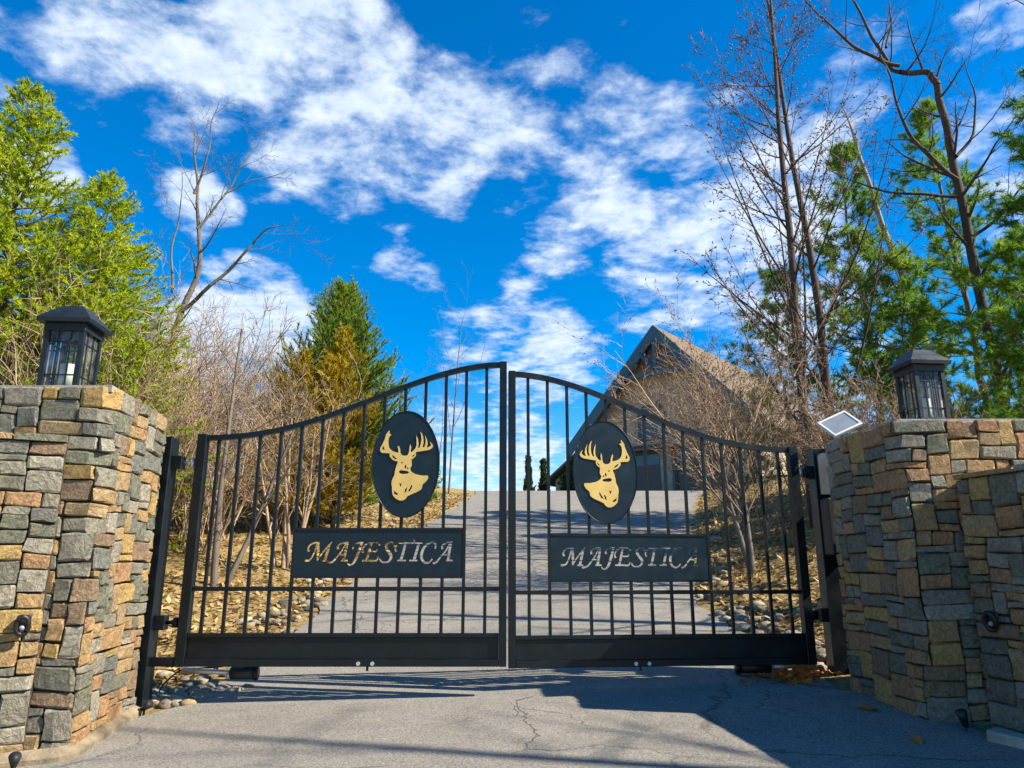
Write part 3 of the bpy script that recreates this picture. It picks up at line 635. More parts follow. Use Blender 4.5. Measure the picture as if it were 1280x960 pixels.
# ------------------------------------------------------------------ lanterns
def lantern(loc, rz, H, label):
    e = tag(empty('pillar_lantern', loc, rz), label, 'lantern', 'black lanterns on the stone pillars')
    k = H / .50; w = .098 * k
    MB().box(-w - .012, w + .012, -w - .012, w + .012, 0, .035 * k).box(-w, w, -w, w, .0355 * k, .055 * k).build('base', M['lantern'], e, bevel=.003)
    z0, z1 = .056 * k, .345 * k; t = .012 * k
    for sx in (-1, 1):
        for sy in (-1, 1):
            MB().box(min(sx * w, sx * (w - 2 * t)), max(sx * w, sx * (w - 2 * t)), min(sy * w, sy * (w - 2 * t)), max(sy * w, sy * (w - 2 * t)), z0, z1).build('corner_post', M['lantern'], e)
    MB().box(-w - .006, w + .006, -w - .006, w + .006, z1 + .0005, z1 + .04 * k).build('top_band', M['lantern'], e, bevel=.002)
    # hipped roof with a lip
    r0, r1 = w + .034 * k, w * .55; za, zb, zc_ = z1 + .0405 * k, z1 + .062 * k, z1 + .148 * k
    vs = []
    for r, z in ((r0 - .004, za), (r0, zb), (r0 * .80, zb + .030 * k), (r1, zc_)): vs += [(-r, -r, z), (r, -r, z), (r, r, z), (-r, r, z)]
    fs = [(3, 2, 1, 0), (12, 13, 14, 15)] + [(4 * i + j, 4 * i + (j + 1) % 4, 4 * i + 4 + (j + 1) % 4, 4 * i + 4 + j) for i in range(3) for j in range(4)]
    roof = mesh_obj('roof', vs, fs, M['lantern'], e)
    ring = MB(); ring.tube([(.02 * k * math.cos(q), 0, zc_ + .012 * k + .02 * k * math.sin(q)) for q in np.linspace(0, 2 * math.pi, 15)], .003, 6, False); ring.build('ring', M['lantern'], roof, True)
    iw = w - 2 * t; cols = [-iw, -iw * .42, iw * .42, iw]; rows = [z0, z0 + (z1 - z0) * .20, z0 + (z1 - z0) * .80, z1]; mt = .0035 * k
    for q in range(4):
        c, s_ = [(1, 0), (0, 1), (-1, 0), (0, -1)][q]
        def P(x, y, z): return (x * c - y * s_, x * s_ + y * c, z)
        def bxr(name, x0, x1, y0, y1, za_, zb_, mat, par):
            vs = [P(*p) for p in [(x0, y0, za_), (x1, y0, za_), (x1, y1, za_), (x0, y1, za_), (x0, y0, zb_), (x1, y0, zb_), (x1, y1, zb_), (x0, y1, zb_)]]
            return mesh_obj(name, vs, [(0, 3, 2, 1), (4, 5, 6, 7), (0, 1, 5, 4), (1, 2, 6, 5), (2, 3, 7, 6), (3, 0, 4, 7)], mat, par)
        yf = -w + t
        for x in cols[1:3]: bxr('muntin', x - mt, x + mt, yf - mt, yf + mt, z0, z1, M['lantern'], e)
        for z in rows[1:3]:
            for i in range(3): bxr('muntin', cols[i] + (mt if i else 0), cols[i + 1] - (mt if i < 2 else 0), yf - mt * .9, yf + mt * .9, z - mt, z + mt, M['lantern'], e)
        for i in range(3):
            for j in range(3):
                x0, x1 = cols[i] + (mt if i else 0), cols[i + 1] - (mt if i < 2 else 0); za_, zb_ = rows[j] + (mt if j else 0), rows[j + 1] - (mt if j < 2 else 0)
                mesh_obj('pane', [P(x0, yf, za_), P(x1, yf, za_), P(x1, yf, zb_), P(x0, yf, zb_)], [(0, 1, 2, 3)], M['glass'], e)
    MB().tube([(0, 0, z0), (0, 0, z0 + .13 * k)], .042 * k, 16).build('candle', M['candle'], e, True)
    MB().tube([(0, 0, z1 - .05 * k), (0, 0, z1)], .05 * k, 16).build('lamp_holder', M['lantern'], e, True)
    return e
lantern((-3.01, -.72, ZL + .012), RAD(4), .655, 'black square lantern on the left stone pillar with leafy conifer behind it')
lantern((2.86, -.55, ZR + .012), RAD(6), .56, 'black square lantern with paler roof on the right stone pillar')

# ------------------------------------------------------------------ small fittings
def wall_light(loc, nrm, label):
    e = tag(empty('wall_light', loc), label, 'wall light', 'oval wall lights'); e.rotation_euler = Vector(nrm).to_track_quat('-Y', 'Z').to_euler()
    MB().box(-.034, .034, -.018, .03, -.034, .045).build('back_plate', M['wire'], e, bevel=.008)
    r = MB(); r.tube([(.030 * math.sin(q), -.035 - .015 * math.cos(q), -.01 + .048 * math.cos(q)) for q in np.linspace(0, 2 * math.pi, 25)], .013, 8, False); r.build('ring', M['wire'], e, True)
    l = MB(); l.tube([(0, -.040, -.022), (0, -.025, -.022)], [.012, .016], 12); l.build('lens', M['lens'], e, True)
wall_light((-2.71, -1.275, .545), (.45, -.9, 0), 'black oval wall light on the left wing wall')
wall_light((2.78, -1.10, .555), (-.85, -.5, 0), 'black oval wall light on the shaded right wing wall')
def spot(loc, aim, label):
    e = tag(empty('ground_spotlight', loc), label, 'spotlight', 'small black ground spotlights'); a = Vector(aim).normalized() * .06; c = Vector((0, 0, .045))
    MB().tube([c - a * .5, c + a * .35, c + a], [.015, .024, .030], 12).build('head', M['wire'], e, True)
    MB().tube([(0, 0, -.05), (0, 0, .032)], .008, 8).build('spike', M['wire'], e, True)
    MB().tube([c + a * .9, c + a * 1.004], .021, 12).build('lens', M['dark'], e, True)
spot((-2.47, -.22, g(-2.47, -.22) + .02), (.6, -.4, .35), 'small black ground spotlight at foot of left gate post')
spot((-2.58, -1.38, g(-2.58, -1.38) + .02), (.3, -.5, .5), 'small black ground spotlight at foot of left pillar front corner')
spot((2.52, -1.12, g(2.52, -1.12) + .03), (-.3, -.2, .9), 'black ground spotlight below the right wing wall')
sl = MB().box(-.16, .16, -.055, .055, -.03, .045).build('stone_slab', M['cap'], bevel=.01, loc=(2.64, -1.42, g(2.64, -1.42) + .03)); sl.rotation_euler = (RAD(3), RAD(4), RAD(-62)); tag(sl, 'flat pale stone slab lying at the foot of the right wing wall', 'stone slab')
def leaf_mesh(r, n=7):
    pts = []
    for k in range(2 * n):
        a = 2 * math.pi * k / (2 * n); q = r.uniform(.8, 1.1) if k % 2 == 0 else r.uniform(.35, .5); pts.append((q * math.cos(a), q * math.sin(a), r.uniform(-.05, .25) * q))
    return [(0, 0, 0)] + pts, [(0, 1 + k, 1 + (k + 1) % (2 * n)) for k in range(2 * n)]
def leaf_at(x, y, size, seed, label, grp=None):
    r = random.Random(seed); vs, fs = leaf_mesh(r); o = mesh_obj('fallen_leaf', [(a * size, b * size, c * size) for a, b, c in vs], fs, M['orange'], loc=(x, y, g(x, y) + .034)); o.rotation_euler = (r.uniform(-.3, .3), r.uniform(-.3, .3), r.uniform(0, 6)); tag(o, label, 'leaf', grp)
leaf_at(2.24, -.62, .065, 1, 'orange fallen leaf against the foot of the right pillar')
leaf_at(2.20, -.57, .05, 8, 'small orange leaf overlapping another at the right pillar foot')
leaf_at(2.16, -1.30, .05, 2, 'orange fallen leaf alone on shaded asphalt at lower right')
rr = random.Random(77); vs_, fs_ = [], []
for i in range(150):
    x, y = rr.gauss(2.10, .16), rr.gauss(.30, .09); z = g(x, y) + .035 + max(0, .10 * math.exp(-((x - 2.1) ** 2 / .04 + (y - .3) ** 2 / .02))) * rr.random()
    lv, lf = leaf_mesh(rr, 5); R_ = Matrix.Rotation(rr.uniform(0, 6.3), 3, 'Z') @ Matrix.Rotation(rr.uniform(-.8, .8), 3, 'X'); sz = rr.uniform(.025, .05); b = len(vs_)
    vs_ += [R_ @ (Vector(v) * sz) + Vector((x, y, z)) for v in lv]; fs_ += [tuple(k + b for k in f) for f in lf]
tag(mesh_obj('leaf_pile', vs_, fs_, M['orange']), 'drift of orange brown dead leaves at the right gate post', 'leaves', kind='stuff')

# ------------------------------------------------------------------ rock edging along the driveway
def rock_mesh(seed):
    r = random.Random(seed); bm = bmesh.new(); bmesh.ops.create_icosphere(bm, subdivisions=1, radius=1)
    sx, sy, sz = r.uniform(.8, 1.25), r.uniform(.65, 1.0), r.uniform(.4, .62)
    for v in bm.verts: q = r.uniform(.85, 1.12); v.co = Vector((v.co.x * sx * q, v.co.y * sy * q, v.co.z * sz * q))
    me = bpy.data.meshes.new('river_stone'); bm.to_mesh(me); bm.free(); me.polygons.foreach_set('use_smooth', [True] * len(me.polygons)); return me
def m_rock():
    t = NT('edging_rock'); oi = t.node('ShaderNodeObjectInfo')
    c = t.ramp(oi.outputs['Random'], [(0, (.32, .27, .19)), (.3, (.22, .17, .115)), (.5, (.42, .36, .26)), (.7, (.27, .25, .21)), (.85, (.36, .25, .13))], 'CONSTANT')
    n = t.noise(5, 5, .65); c = t.mix(t.rng(n, .35, .7, 0, .6), c, t.mix(.6, c, (.06, .05, .04))); return t.done(t.bsdf(c, .8, t.bump(n, .5, .05), 0, .3))
M['erock'] = m_rock()
RM = [rock_mesh(i) for i in range(8)]
for me in RM: me.materials.append(M['erock'])
rr = random.Random(5)
def rock(x, y, s, label, grp):
    o = link('river_stone', RM[rr.randrange(8)], None, (x, y, g(x, y) + s * .25)); o.rotation_euler = (rr.uniform(-.3, .3), rr.uniform(-.3, .3), rr.uniform(0, 6.3)); o.scale = (s, s, s * rr.uniform(.8, 1.1)); tag(o, label, 'stone', grp)
for i in range(190):
    y = .05 + 12 * rr.random() ** 1.5; w = .15 + .05 * y + .25 * rr.random(); x = edge_l(y) + .03 - w * rr.random() * 1.3; rock(float(x), y, rr.uniform(.035, .10) * (1 + .03 * y), 'river stone in the rock edging along left side of driveway', 'rock edging left of the driveway')
for i in range(34):
    x, y = rr.uniform(-2.52, -2.0), rr.uniform(.03, .55)
    if x > -2.36 + .4 * (y / .55) : x -= .25
    rock(x, y, rr.uniform(.035, .085), 'river stone heaped beside the foot of the left gate post', 'stones heaped by the left gate post')
for i in range(120):
    y = .55 + 9 * rr.random() ** 1.4; x = edge_r(y) + .02 + .45 * rr.random(); rock(float(x), y, rr.uniform(.035, .10) * (1 + .03 * y), 'river stone in the rock edging along right side of driveway', 'rock edging right of the driveway')

# ------------------------------------------------------------------ house on the rise
HA = RAD(40)
hz0 = 4.30
house = tag(empty('house', (7.94, 32.4, hz0), -HA), 'brown lap sided gabled house with dark teal trim on the rise behind the gate', 'house')
# local x runs along the gable front (right positive), local y along the ridge (away)
APEX, HWID, SLOPE, DEEP = 9.05, 4.9, 1.04, 15.0
EAVE = APEX - HWID * SLOPE
wl_ = MB(); wl_.prism([(-HWID, -.6), (HWID, -.6), (HWID, EAVE - .1), (0, APEX - .1), (-HWID, EAVE - .1)], .06, DEEP); wl_.build('wall', M['siding'], house)
def gable_half(z): return HWID if z < EAVE - .1 else (APEX - .1 - z) / SLOPE
# openings on the front: (x0, x1, z0, z1)
OPEN = [(-3.3, -.35, 0, 2.55), (.55, 3.6, 0, 2.55)]
WIN = (-1.55, .05, 3.3, 5.1)
z = 0.0
while z < APEX - .6:           # lap boards on the gable front, split around the openings
    z1 = z + .22; w = gable_half(z1); spans = [(-w, w)]
    for (a, b, c, d) in OPEN + [(WIN[0] - .1, WIN[1] + .1, WIN[2] - .1, WIN[3] + .15)]:
        if z < d and z1 > c:
            ns = []
            for (p, q) in spans:
                if p < a - .12: ns.append((p, min(q, a - .12)))
                if q > b + .12: ns.append((max(p, b + .12), q))
            spans = [x for x in ns if x[1] - x[0] > .15]
    for (p, q) in spans:
        m = MB(); m.add([(p, .02, z + .004), (q, .02, z + .004), (q, .045, z1), (p, .045, z1), (p, .059, z + .004), (q, .059, z + .004), (q, .059, z1), (p, .059, z1)], [(0, 1, 2, 3), (4, 7, 6, 5), (0, 4, 5, 1), (3, 2, 6, 7), (0, 3, 7, 4), (1, 5, 6, 2)]); m.build('siding_board', M['siding'], house)
    z = z1
for (a, b, c, d) in OPEN:
    gd = MB().box(a + .02, b - .02, .03, .055, c, d).build('garage_door', M['door'], house)
    for k in range(4): MB().box(a + .08, b - .08, .022, .0295, c + .08 + k * .62, c + .62 + k * .62).build('door_panel', M['door'] if k < 3 else M['window'], gd)
    f = MB(); f.box(a - .1, a + .02, -.02, .058, c, d + .12).box(b - .02, b + .1, -.02, .058, c, d + .12).box(a + .02, b - .02, -.02, .058, d, d + .12); f.build('door_frame', M['trim'], gd)
MB().box(-.22, .42, -.30, .018, -.5, 2.6).build('stone_pier', M['housestone'], house, bevel=.03)
MB().box(3.75, 4.4, -.30, .018, -.5, 2.6).build('stone_pier', M['housestone'], house, bevel=.03)
pent = MB(); pent.add([(-4.0, -.75, 2.72), (4.8, -.75, 2.72), (4.8, .018, 3.02), (-4.0, .018, 3.02), (-4.0, -.75, 2.62), (4.8, -.75, 2.62), (4.8, .018, 2.70), (-4.0, .018, 2.70)], [(0, 1, 2, 3), (4, 7, 6, 5), (0, 4, 5, 1), (2, 6, 7, 3), (0, 3, 7, 4), (1, 5, 6, 2)]); pent.build('pent_roof', M['roof'], house)
x0, x1, z0, z1 = WIN; wn_ = MB(); arch = [(x0, z0), (x1, z0), (x1, z1 - .45), (x1 - .35, z1), (x0 + .35, z1), (x0, z1 - .45)]; wn_.prism(arch, .025, .055); win = wn_.build('window', M['window'], house)
f = MB()
for i in range(6):
    (a, c), (b, d) = arch[i], arch[(i + 1) % 6]; f.tube([(a, .01, c), (b, .01, d)], .07, 4)
f.box((x0 + x1) / 2 - .04, (x0 + x1) / 2 + .04, -.005, .024, z0, z1).box(x0, (x0 + x1) / 2 - .041, -.005, .024, (z0 + z1) / 2 - .03, (z0 + z1) / 2 + .03).box((x0 + x1) / 2 + .041, x1, -.005, .024, (z0 + z1) / 2 - .03, (z0 + z1) / 2 + .03); f.build('window_frame', M['trim'], win)
OV, OE = .75, .75        # overhang at the gable and at the eaves
for s_, nm in ((-1, 'roof'), (1, 'roof')):
    xe = (HWID + OE) * s_; ze = APEX - (HWID + OE) * SLOPE
    vs = [(0, -OV, APEX), (xe, -OV, ze), (xe, DEEP + .5, ze), (0, DEEP + .5, APEX), (0, -OV, APEX + .16), (xe, -OV, ze + .16), (xe, DEEP + .5, ze + .16), (0, DEEP + .5, APEX + .16)]
    fs = [(0, 1, 2, 3), (7, 6, 5, 4), (0, 4, 5, 1), (1, 5, 6, 2), (2, 6, 7, 3)]
    if s_ > 0: fs = [tuple(reversed(q)) for q in fs]
    ro = mesh_obj(nm, vs, fs, M['roof'], house); ro['label'] = 'brown shingled roof slope'
    # bargeboard just in front of the roof edge
    b0, b1 = .17, -.62
    vs = [(0, -OV - .06, APEX + b0), (xe, -OV - .06, ze + b0), (xe, -OV - .06, ze + b1), (0, -OV - .06, APEX + b1), (0, -OV - .004, APEX + b0), (xe, -OV - .004, ze + b0), (xe, -OV - .004, ze + b1), (0, -OV - .004, APEX + b1)]
    fs = [(0, 1, 2, 3), (7, 6, 5, 4), (0, 4, 5, 1), (1, 5, 6, 2), (2, 6, 7, 3), (3, 7, 4, 0)]
    if s_ > 0: fs = [tuple(reversed(q)) for q in fs]
    mesh_obj('bargeboard', vs, fs, M['trim'], house)
    # shingle courses seen as steps on the slope
    for k in range(22):
        t0 = k / 22 * (HWID + OE); t1 = t0 + (HWID + OE) / 22
        if s_ < 0 or k % 1: continue
        q = [(s_ * t0, APEX + .163 - t0 * SLOPE), (s_ * t1, APEX + .163 - t1 * SLOPE + .028), (s_ * t1, APEX + .161 - t1 * SLOPE)]
        vs = [(x, -OV, zz) for x, zz in q] + [(x, DEEP + .5, zz) for x, zz in q]; mesh_obj('shingle_course', vs, [(0, 2, 1), (3, 4, 5), (0, 1, 4, 3), (1, 2, 5, 4)], M['roof'], ro)
# decorative truss in the peak
tr = MB(); zt = APEX - 2.35
tr.box(-2.05, 2.05, -OV - .02, -OV + .10, zt - .2, zt + .02); tr.box(-.11, .11, -OV - .03, -OV + .09, zt + .021, APEX - .3)
for s_ in (-1, 1):
    tr.tube([(s_ * .05, -OV + .03, zt + .1), (s_ * .85, -OV + .03, APEX - 1.25)], .17, 4); tr.tube([(s_ * 1.95, -OV + .03, zt), (s_ * 1.1, -OV + .03, zt + .62)], .15, 4)
    tr.tube([(s_ * 2.0, -OV + .03, zt - .1), (s_ * 2.6, -OV + .06, zt - .75)], .15, 4)
tr.build('gable_truss', M['trim'], house)
# lower rear wing on the left
lw = MB(); lw.prism([(-8.6, -.6), (-4.92, -.6), (-4.92, 4.3), (-8.6, 1.9)], 2.0, 9.0); lw.build('side_wing', M['siding'], house)
vs = [(-9.2, 1.5, 1.62), (-3.9, 1.5, 5.1), (-3.9, 9.5, 5.1), (-9.2, 9.5, 1.62)]; vs += [(x, y, zz + .16) for x, y, zz in vs]
mesh_obj('wing_roof', vs, [(3, 2, 1, 0), (4, 5, 6, 7), (0, 1, 5, 4), (1, 2, 6, 5), (2, 3, 7, 6), (3, 0, 4, 7)], M['roof'], house)
sw = MB().box(-7.6, -6.6, 1.96, 1.998, .6, 1.9).build('window', M['window'], house); MB().box(-7.7, -6.5, 1.94, 1.9595, 1.9, 2.0).build('window_frame', M['trim'], sw)
# right side wall windows
for yy in (4, 8, 12):
    w_ = MB().box(HWID + .001, HWID + .04, yy - .6, yy + .6, .9, 2.3).build('window', M['window'], house); MB().box(HWID + .041, HWID + .07, yy - .7, yy + .7, 2.3, 2.42).box(HWID + .041, HWID + .07, yy - .7, yy + .7, .78, .9).build('window_frame', M['trim'], w_)

# ------------------------------------------------------------------ vegetation builders
def tubes(segs, sides):
    """segs: array n x 8 (p0, p1, r0, r1) -> vertices, quads"""
    A = np.asarray(segs, float); P0, P1, r0, r1 = A[:, :3], A[:, 3:6], A[:, 6], A[:, 7]
    T = P1 - P0; T /= np.linalg.norm(T, axis=1, keepdims=True) + 1e-9
    ref = np.where(np.abs(T[:, 2:3]) < .9, np.array([[0, 0, 1.]]), np.array([[1., 0, 0]])); U = np.cross(T, ref); U /= np.linalg.norm(U, axis=1, keepdims=True) + 1e-9; Vv = np.cross(T, U)
    an = 2 * np.pi * np.arange(sides) / sides; c, s = np.cos(an)[None, :, None], np.sin(an)[None, :, None]
    D = U[:, None] * c + Vv[:, None] * s
    a = P0[:, None] + D * r0[:, None, None]; b = P1[:, None] + D * r1[:, None, None]
    V = np.concatenate([a, b], 1).reshape(-1, 3); n = len(A); k = np.arange(sides)
    F = np.stack([k, (k + 1) % sides, (k + 1) % sides + sides, k + sides], -1)[None] + (np.arange(n) * 2 * sides)[:, None, None]
    return V, F.reshape(-1, 4)
def merge(parts):
    V, F, b = [], [], 0
    for v, f in parts:
        if len(v) == 0: continue
        V.append(v); F.append(f + b); b += len(v)
    return np.concatenate(V), np.concatenate(F)
def rot_about(v, ax, a):
    ax = ax / (np.linalg.norm(ax) + 1e-9); return v * math.cos(a) + np.cross(ax, v) * math.sin(a) + ax * np.dot(ax, v) * (1 - math.cos(a))
def perp(v, rng):
    r = np.array([rng.gauss(0, 1) for _ in range(3)]); p = np.cross(v, r); return p / (np.linalg.norm(p) + 1e-9)
class Tree:
    def __init__(s, seed): s.rng = random.Random(seed); s.thick = []; s.thin = []; s.tips = []
    def seg(s, p, q, r0, r1, cut=.012): (s.thick if r0 > cut else s.thin).append((*p, *q, r0, r1))
    def branch(s, p, d, length, r, level, P):
        rng = s.rng; n = P['segs'][level]; step = length / n; pts = [p]; dirs = []
        wob, up = P['wob'][level], P['up'][level]
        for i in range(n):
            d = d + perp(d, rng) * rng.gauss(0, wob) + np.array([0, 0, up]) * step; d = d / np.linalg.norm(d)
            q = p + d * step; ra = r * (1 - P['taper'] * i / n); rb = r * (1 - P['taper'] * (i + 1) / n)
            s.seg(p, q, ra, rb, P.get('cut', .012)); p = q; pts.append(p); dirs.append(d)
        if level + 1 >= len(P['segs']): s.tips.append((p, d)); return
        k = P['kids'][level]; k = max(1, int(rng.gauss(k, k * .15)))
        for j in range(k):
            t = P['from'][level] + (1 - P['from'][level]) * (j + rng.random()) / k; x = t * n; i = min(int(x), n - 1)
            base = pts[i] + (pts[i + 1] - pts[i]) * (x - i); dd = dirs[i]; ang = RAD(rng.gauss(P['ang'][level], 9))
            nd = rot_about(dd, perp(dd, rng), ang); l = length * P['len'][level] * (1 - P['shrink'] * t) * rng.uniform(.7, 1.25); rr_ = r * (1 - P['taper'] * t) * P['rad'][level]
            s.branch(base, nd, l, max(rr_, P['minr']), level + 1, P)
    def mesh(s, name, mat, sides=6):
        return quads_mesh(name, *merge([tubes(s.thick, sides) if s.thick else ([], [])] + ([_pad3(tubes(s.thin, 3))] if s.thin else [])), mat, True)
def _pad3(vf): return vf
def cards(C, D, N, L, Wd, tri=False):
    """diamond shaped leaf or needle sprays: centre base C, direction D, normal N, length L, width Wd"""
    D = D / (np.linalg.norm(D, axis=1, keepdims=True) + 1e-9); Sd = np.cross(D, N); Sd /= np.linalg.norm(Sd, axis=1, keepdims=True) + 1e-9
    L = L[:, None]; Wd = Wd[:, None]
    if tri:
        V = np.stack([C + Sd * Wd, C + D * L, C - Sd * Wd], 1).reshape(-1, 3); return V, np.arange(len(V)).reshape(-1, 3)
    V = np.stack([C, C + D * L * .45 + Sd * Wd, C + D * L, C + D * L * .45 - Sd * Wd], 1).reshape(-1, 3)
    return V, np.arange(len(V)).reshape(-1, 4)
def rnd_unit(R, n):
    v = R.normal(size=(n, 3)); return v / np.linalg.norm(v, axis=1, keepdims=True)
def conifer(name, loc, H, spread, seed, mat, bark, label, group, whorls=40, per=5, droop=.15, bare=.08, leaf=(.13, .022), dens=1.0, shape=.85, upturn=.25, trunk_r=None, tip_up=.0, subs=9, parts=True):
    rng = random.Random(seed); R = np.random.default_rng(seed); segs = []; C, D, N = [], [], []
    tr_ = trunk_r or H * .012; n = 14; px = 0; py = 0; tp = [np.zeros(3)]
    for i in range(n):
        px += rng.gauss(0, .012 * H / n * 3); py += rng.gauss(0, .012 * H / n * 3); tp.append(np.array([px, py, H * (i + 1) / n])); segs.append((*tp[-2], *tp[-1], tr_ * (1 - i / n) + .006, tr_ * (1 - (i + 1) / n) + .006))
    for w in range(whorls):
        f = bare + (1 - bare) * (w + rng.random()) / whorls; h = f * H; k = min(int(f * n), n - 1); base = tp[k] + (tp[k + 1] - tp[k]) * (f * n - k)
        for b in range(max(2, int(per * (1 - .4 * f)))):
            L_ = spread * ((1 - f) ** shape) * rng.uniform(.65, 1.12) * min(1, .55 + (f - bare) * 3) + .10; az = rng.uniform(0, 6.283); el = -droop + .9 * (f ** 1.5) + rng.gauss(0, .12)
            d = np.array([math.cos(az) * math.cos(el), math.sin(az) * math.cos(el), math.sin(el)]); p = base.copy(); m = 5; pts = [p]
            for i in range(m):
                d = d + np.array([0, 0, upturn * (i / m) - .06]) * .5 + R.normal(size=3) * .05; d /= np.linalg.norm(d); q = p + d * L_ / m
                segs.append((*p, *q, max(.004, L_ * .010 * (1 - i / m) + .003), max(.003, L_ * .010 * (1 - (i + 1) / m) + .003))); p = q; pts.append(p)
            ns = max(3, int(subs * (L_ / spread + .25)))
            for j in range(ns):
                t = .18 + .82 * (j + rng.random()) / ns; x = t * m; i = min(int(x), m - 1); q0 = pts[i] + (pts[i + 1] - pts[i]) * (x - i); dd = pts[i + 1] - pts[i]; dd = dd / np.linalg.norm(dd)
                side = np.cross(dd, [0, 0, 1]); side = side / (np.linalg.norm(side) + 1e-9) * (1 if j % 2 else -1)
                sd = dd * .8 + side * rng.uniform(.4, 1.1) + np.array([0, 0, rng.gauss(.02, .22) + tip_up]); sd /= np.linalg.norm(sd); sl = (.30 * L_ * (1.1 - t) + .16) * rng.uniform(.7, 1.3)
                segs.append((*q0, *(q0 + sd * sl), .004, .002))
                nc = max(4, int(sl / .022 * dens)); tt = R.random(nc); C.append(q0 + sd * sl * tt[:, None]); D.append(sd * .55 + R.normal(size=(nc, 3)) * .42 + np.array([0, 0, tip_up])); N.append(R.normal(size=(nc, 3)) * .6 + np.array([0, 0, 1]))
    C, D, N = np.concatenate(C), np.concatenate(D), np.concatenate(N); nL = len(C)
    V, F = cards(C, D, N, leaf[0] * R.uniform(.6, 1.25, nL), leaf[1] * R.uniform(.7, 1.3, nL), len(leaf) > 2)
    e = tag(empty(name, loc), label, 'tree', group)
    link('trunk', quads_mesh('trunk', *tubes(segs, 5), bark, True), e); tag(link('crown', quads_mesh('crown', V, F, mat), e), kind='stuff'); return e
def bare_tree(name, loc, seed, P, H, r, stems, bark, label, group, buds=None, cat='tree'):
    t = Tree(seed); rng = t.rng
    for (dx, dy, lean, az, hf) in stems:
        d = np.array([math.sin(lean) * math.cos(az), math.sin(lean) * math.sin(az), math.cos(lean)]); t.branch(np.array([dx, dy, -.15]), d, H * hf, r * hf, 0, P)
    e = tag(empty(name, loc, 0), label, cat, group)
    if t.thick: link('trunk', quads_mesh('trunk', *tubes(t.thick, 6), bark, True), e)
    if t.thin: tag(link('twigs', quads_mesh('twigs', *tubes(t.thin, 3), M['twig_tan'] if bark in (M['bark_tan'],) or 'ornamental' in name else bark, True), e), kind='stuff')
    if buds:
        R = np.random.default_rng(seed); S_ = np.array([(*x[:6],) for x in t.thin]); k = int(len(S_) * buds[1]); S_ = S_[R.choice(len(S_), k, replace=False)]; tt = R.random(k)[:, None]; C = S_[:, :3] * (1 - tt) + S_[:, 3:6] * tt
        D = (S_[:, 3:6] - S_[:, :3]); D /= np.linalg.norm(D, axis=1, keepdims=True) + 1e-9; D = D + R.normal(size=(k, 3)) * .5; D /= np.linalg.norm(D, axis=1, keepdims=True)
        sz = buds[0] * R.uniform(.6, 1.3, k); seg = np.concatenate([C, C + D * sz[:, None], (sz * .28)[:, None], (sz * .05)[:, None]], 1); tag(link('buds', quads_mesh('buds', *tubes(seg, 4), buds[2]), e), kind='stuff')
    return e

# ------------------------------------------------------------------ trees left of the drive
GL, GR = 'trees left of the driveway', 'trees right of the driveway'
conifer('spruce_tree', (-8.2, 5.6, g(-8.2, 5.6) - .1), 8.0, 3.7, 3, M['spruce'], M['bark_grey'], 'tallest yellow green conifer, rising behind the left lantern', GL, whorls=54, per=9, droop=.30, leaf=(.095, .0105, 1), dens=4.2, upturn=.45, tip_up=.05, subs=12)
conifer('spruce_tree', (-7.3, 6.6, g(-7.3, 6.6) - .1), 6.7, 2.8, 4, M['spruce'], M['bark_grey'], 'shorter yellow green conifer to the right of the tallest one', GL, whorls=46, per=9, droop=.25, leaf=(.095, .0105, 1), dens=4.2, upturn=.45, tip_up=.05, subs=11)
conifer('spruce_tree', (-10.8, 8.4, g(-10.8, 8.4) - .1), 7.6, 2.6, 5, M['spruce'], M['bark_grey'], 'yellow green conifer at the left picture edge behind the others', GL, whorls=32, per=5, droop=.2, leaf=(.10, .010, 1), dens=2.6, upturn=.4, tip_up=.05, subs=9)
conifer('cedar_tree', (-4.15, 11.8, g(-4.15, 11.8) - .1), 5.7, 2.6, 6, M['cedar'], M['bark_dark'], 'dark green cedar standing left of the driveway behind the gate', GL, whorls=56, per=9, droop=-.3, bare=.06, leaf=(.10, .012, 1), dens=3.4, upturn=.5, tip_up=.35, subs=10, shape=.62)
conifer('cedar_tree', (-3.75, 10.2, g(-3.75, 10.2) - .1), 4.4, 1.7, 7, M['gold_cedar'], M['bark_dark'], 'golden yellow cedar in front of the dark green cedar', GL, whorls=34, per=6, droop=-.4, bare=.08, leaf=(.10, .012, 1), dens=3.8, upturn=.5, tip_up=.4, subs=7, shape=.7)
conifer('cedar_tree', (-4.55, 9.9, g(-4.55, 9.9) - .1), 3.8, 1.5, 8, M['gold_cedar'], M['bark_dark'], 'small golden cedar left of the larger golden cedar', GL, whorls=28, per=6, droop=-.4, bare=.08, leaf=(.10, .012, 1), dens=3.8, upturn=.5, tip_up=.4, subs=7, shape=.7)
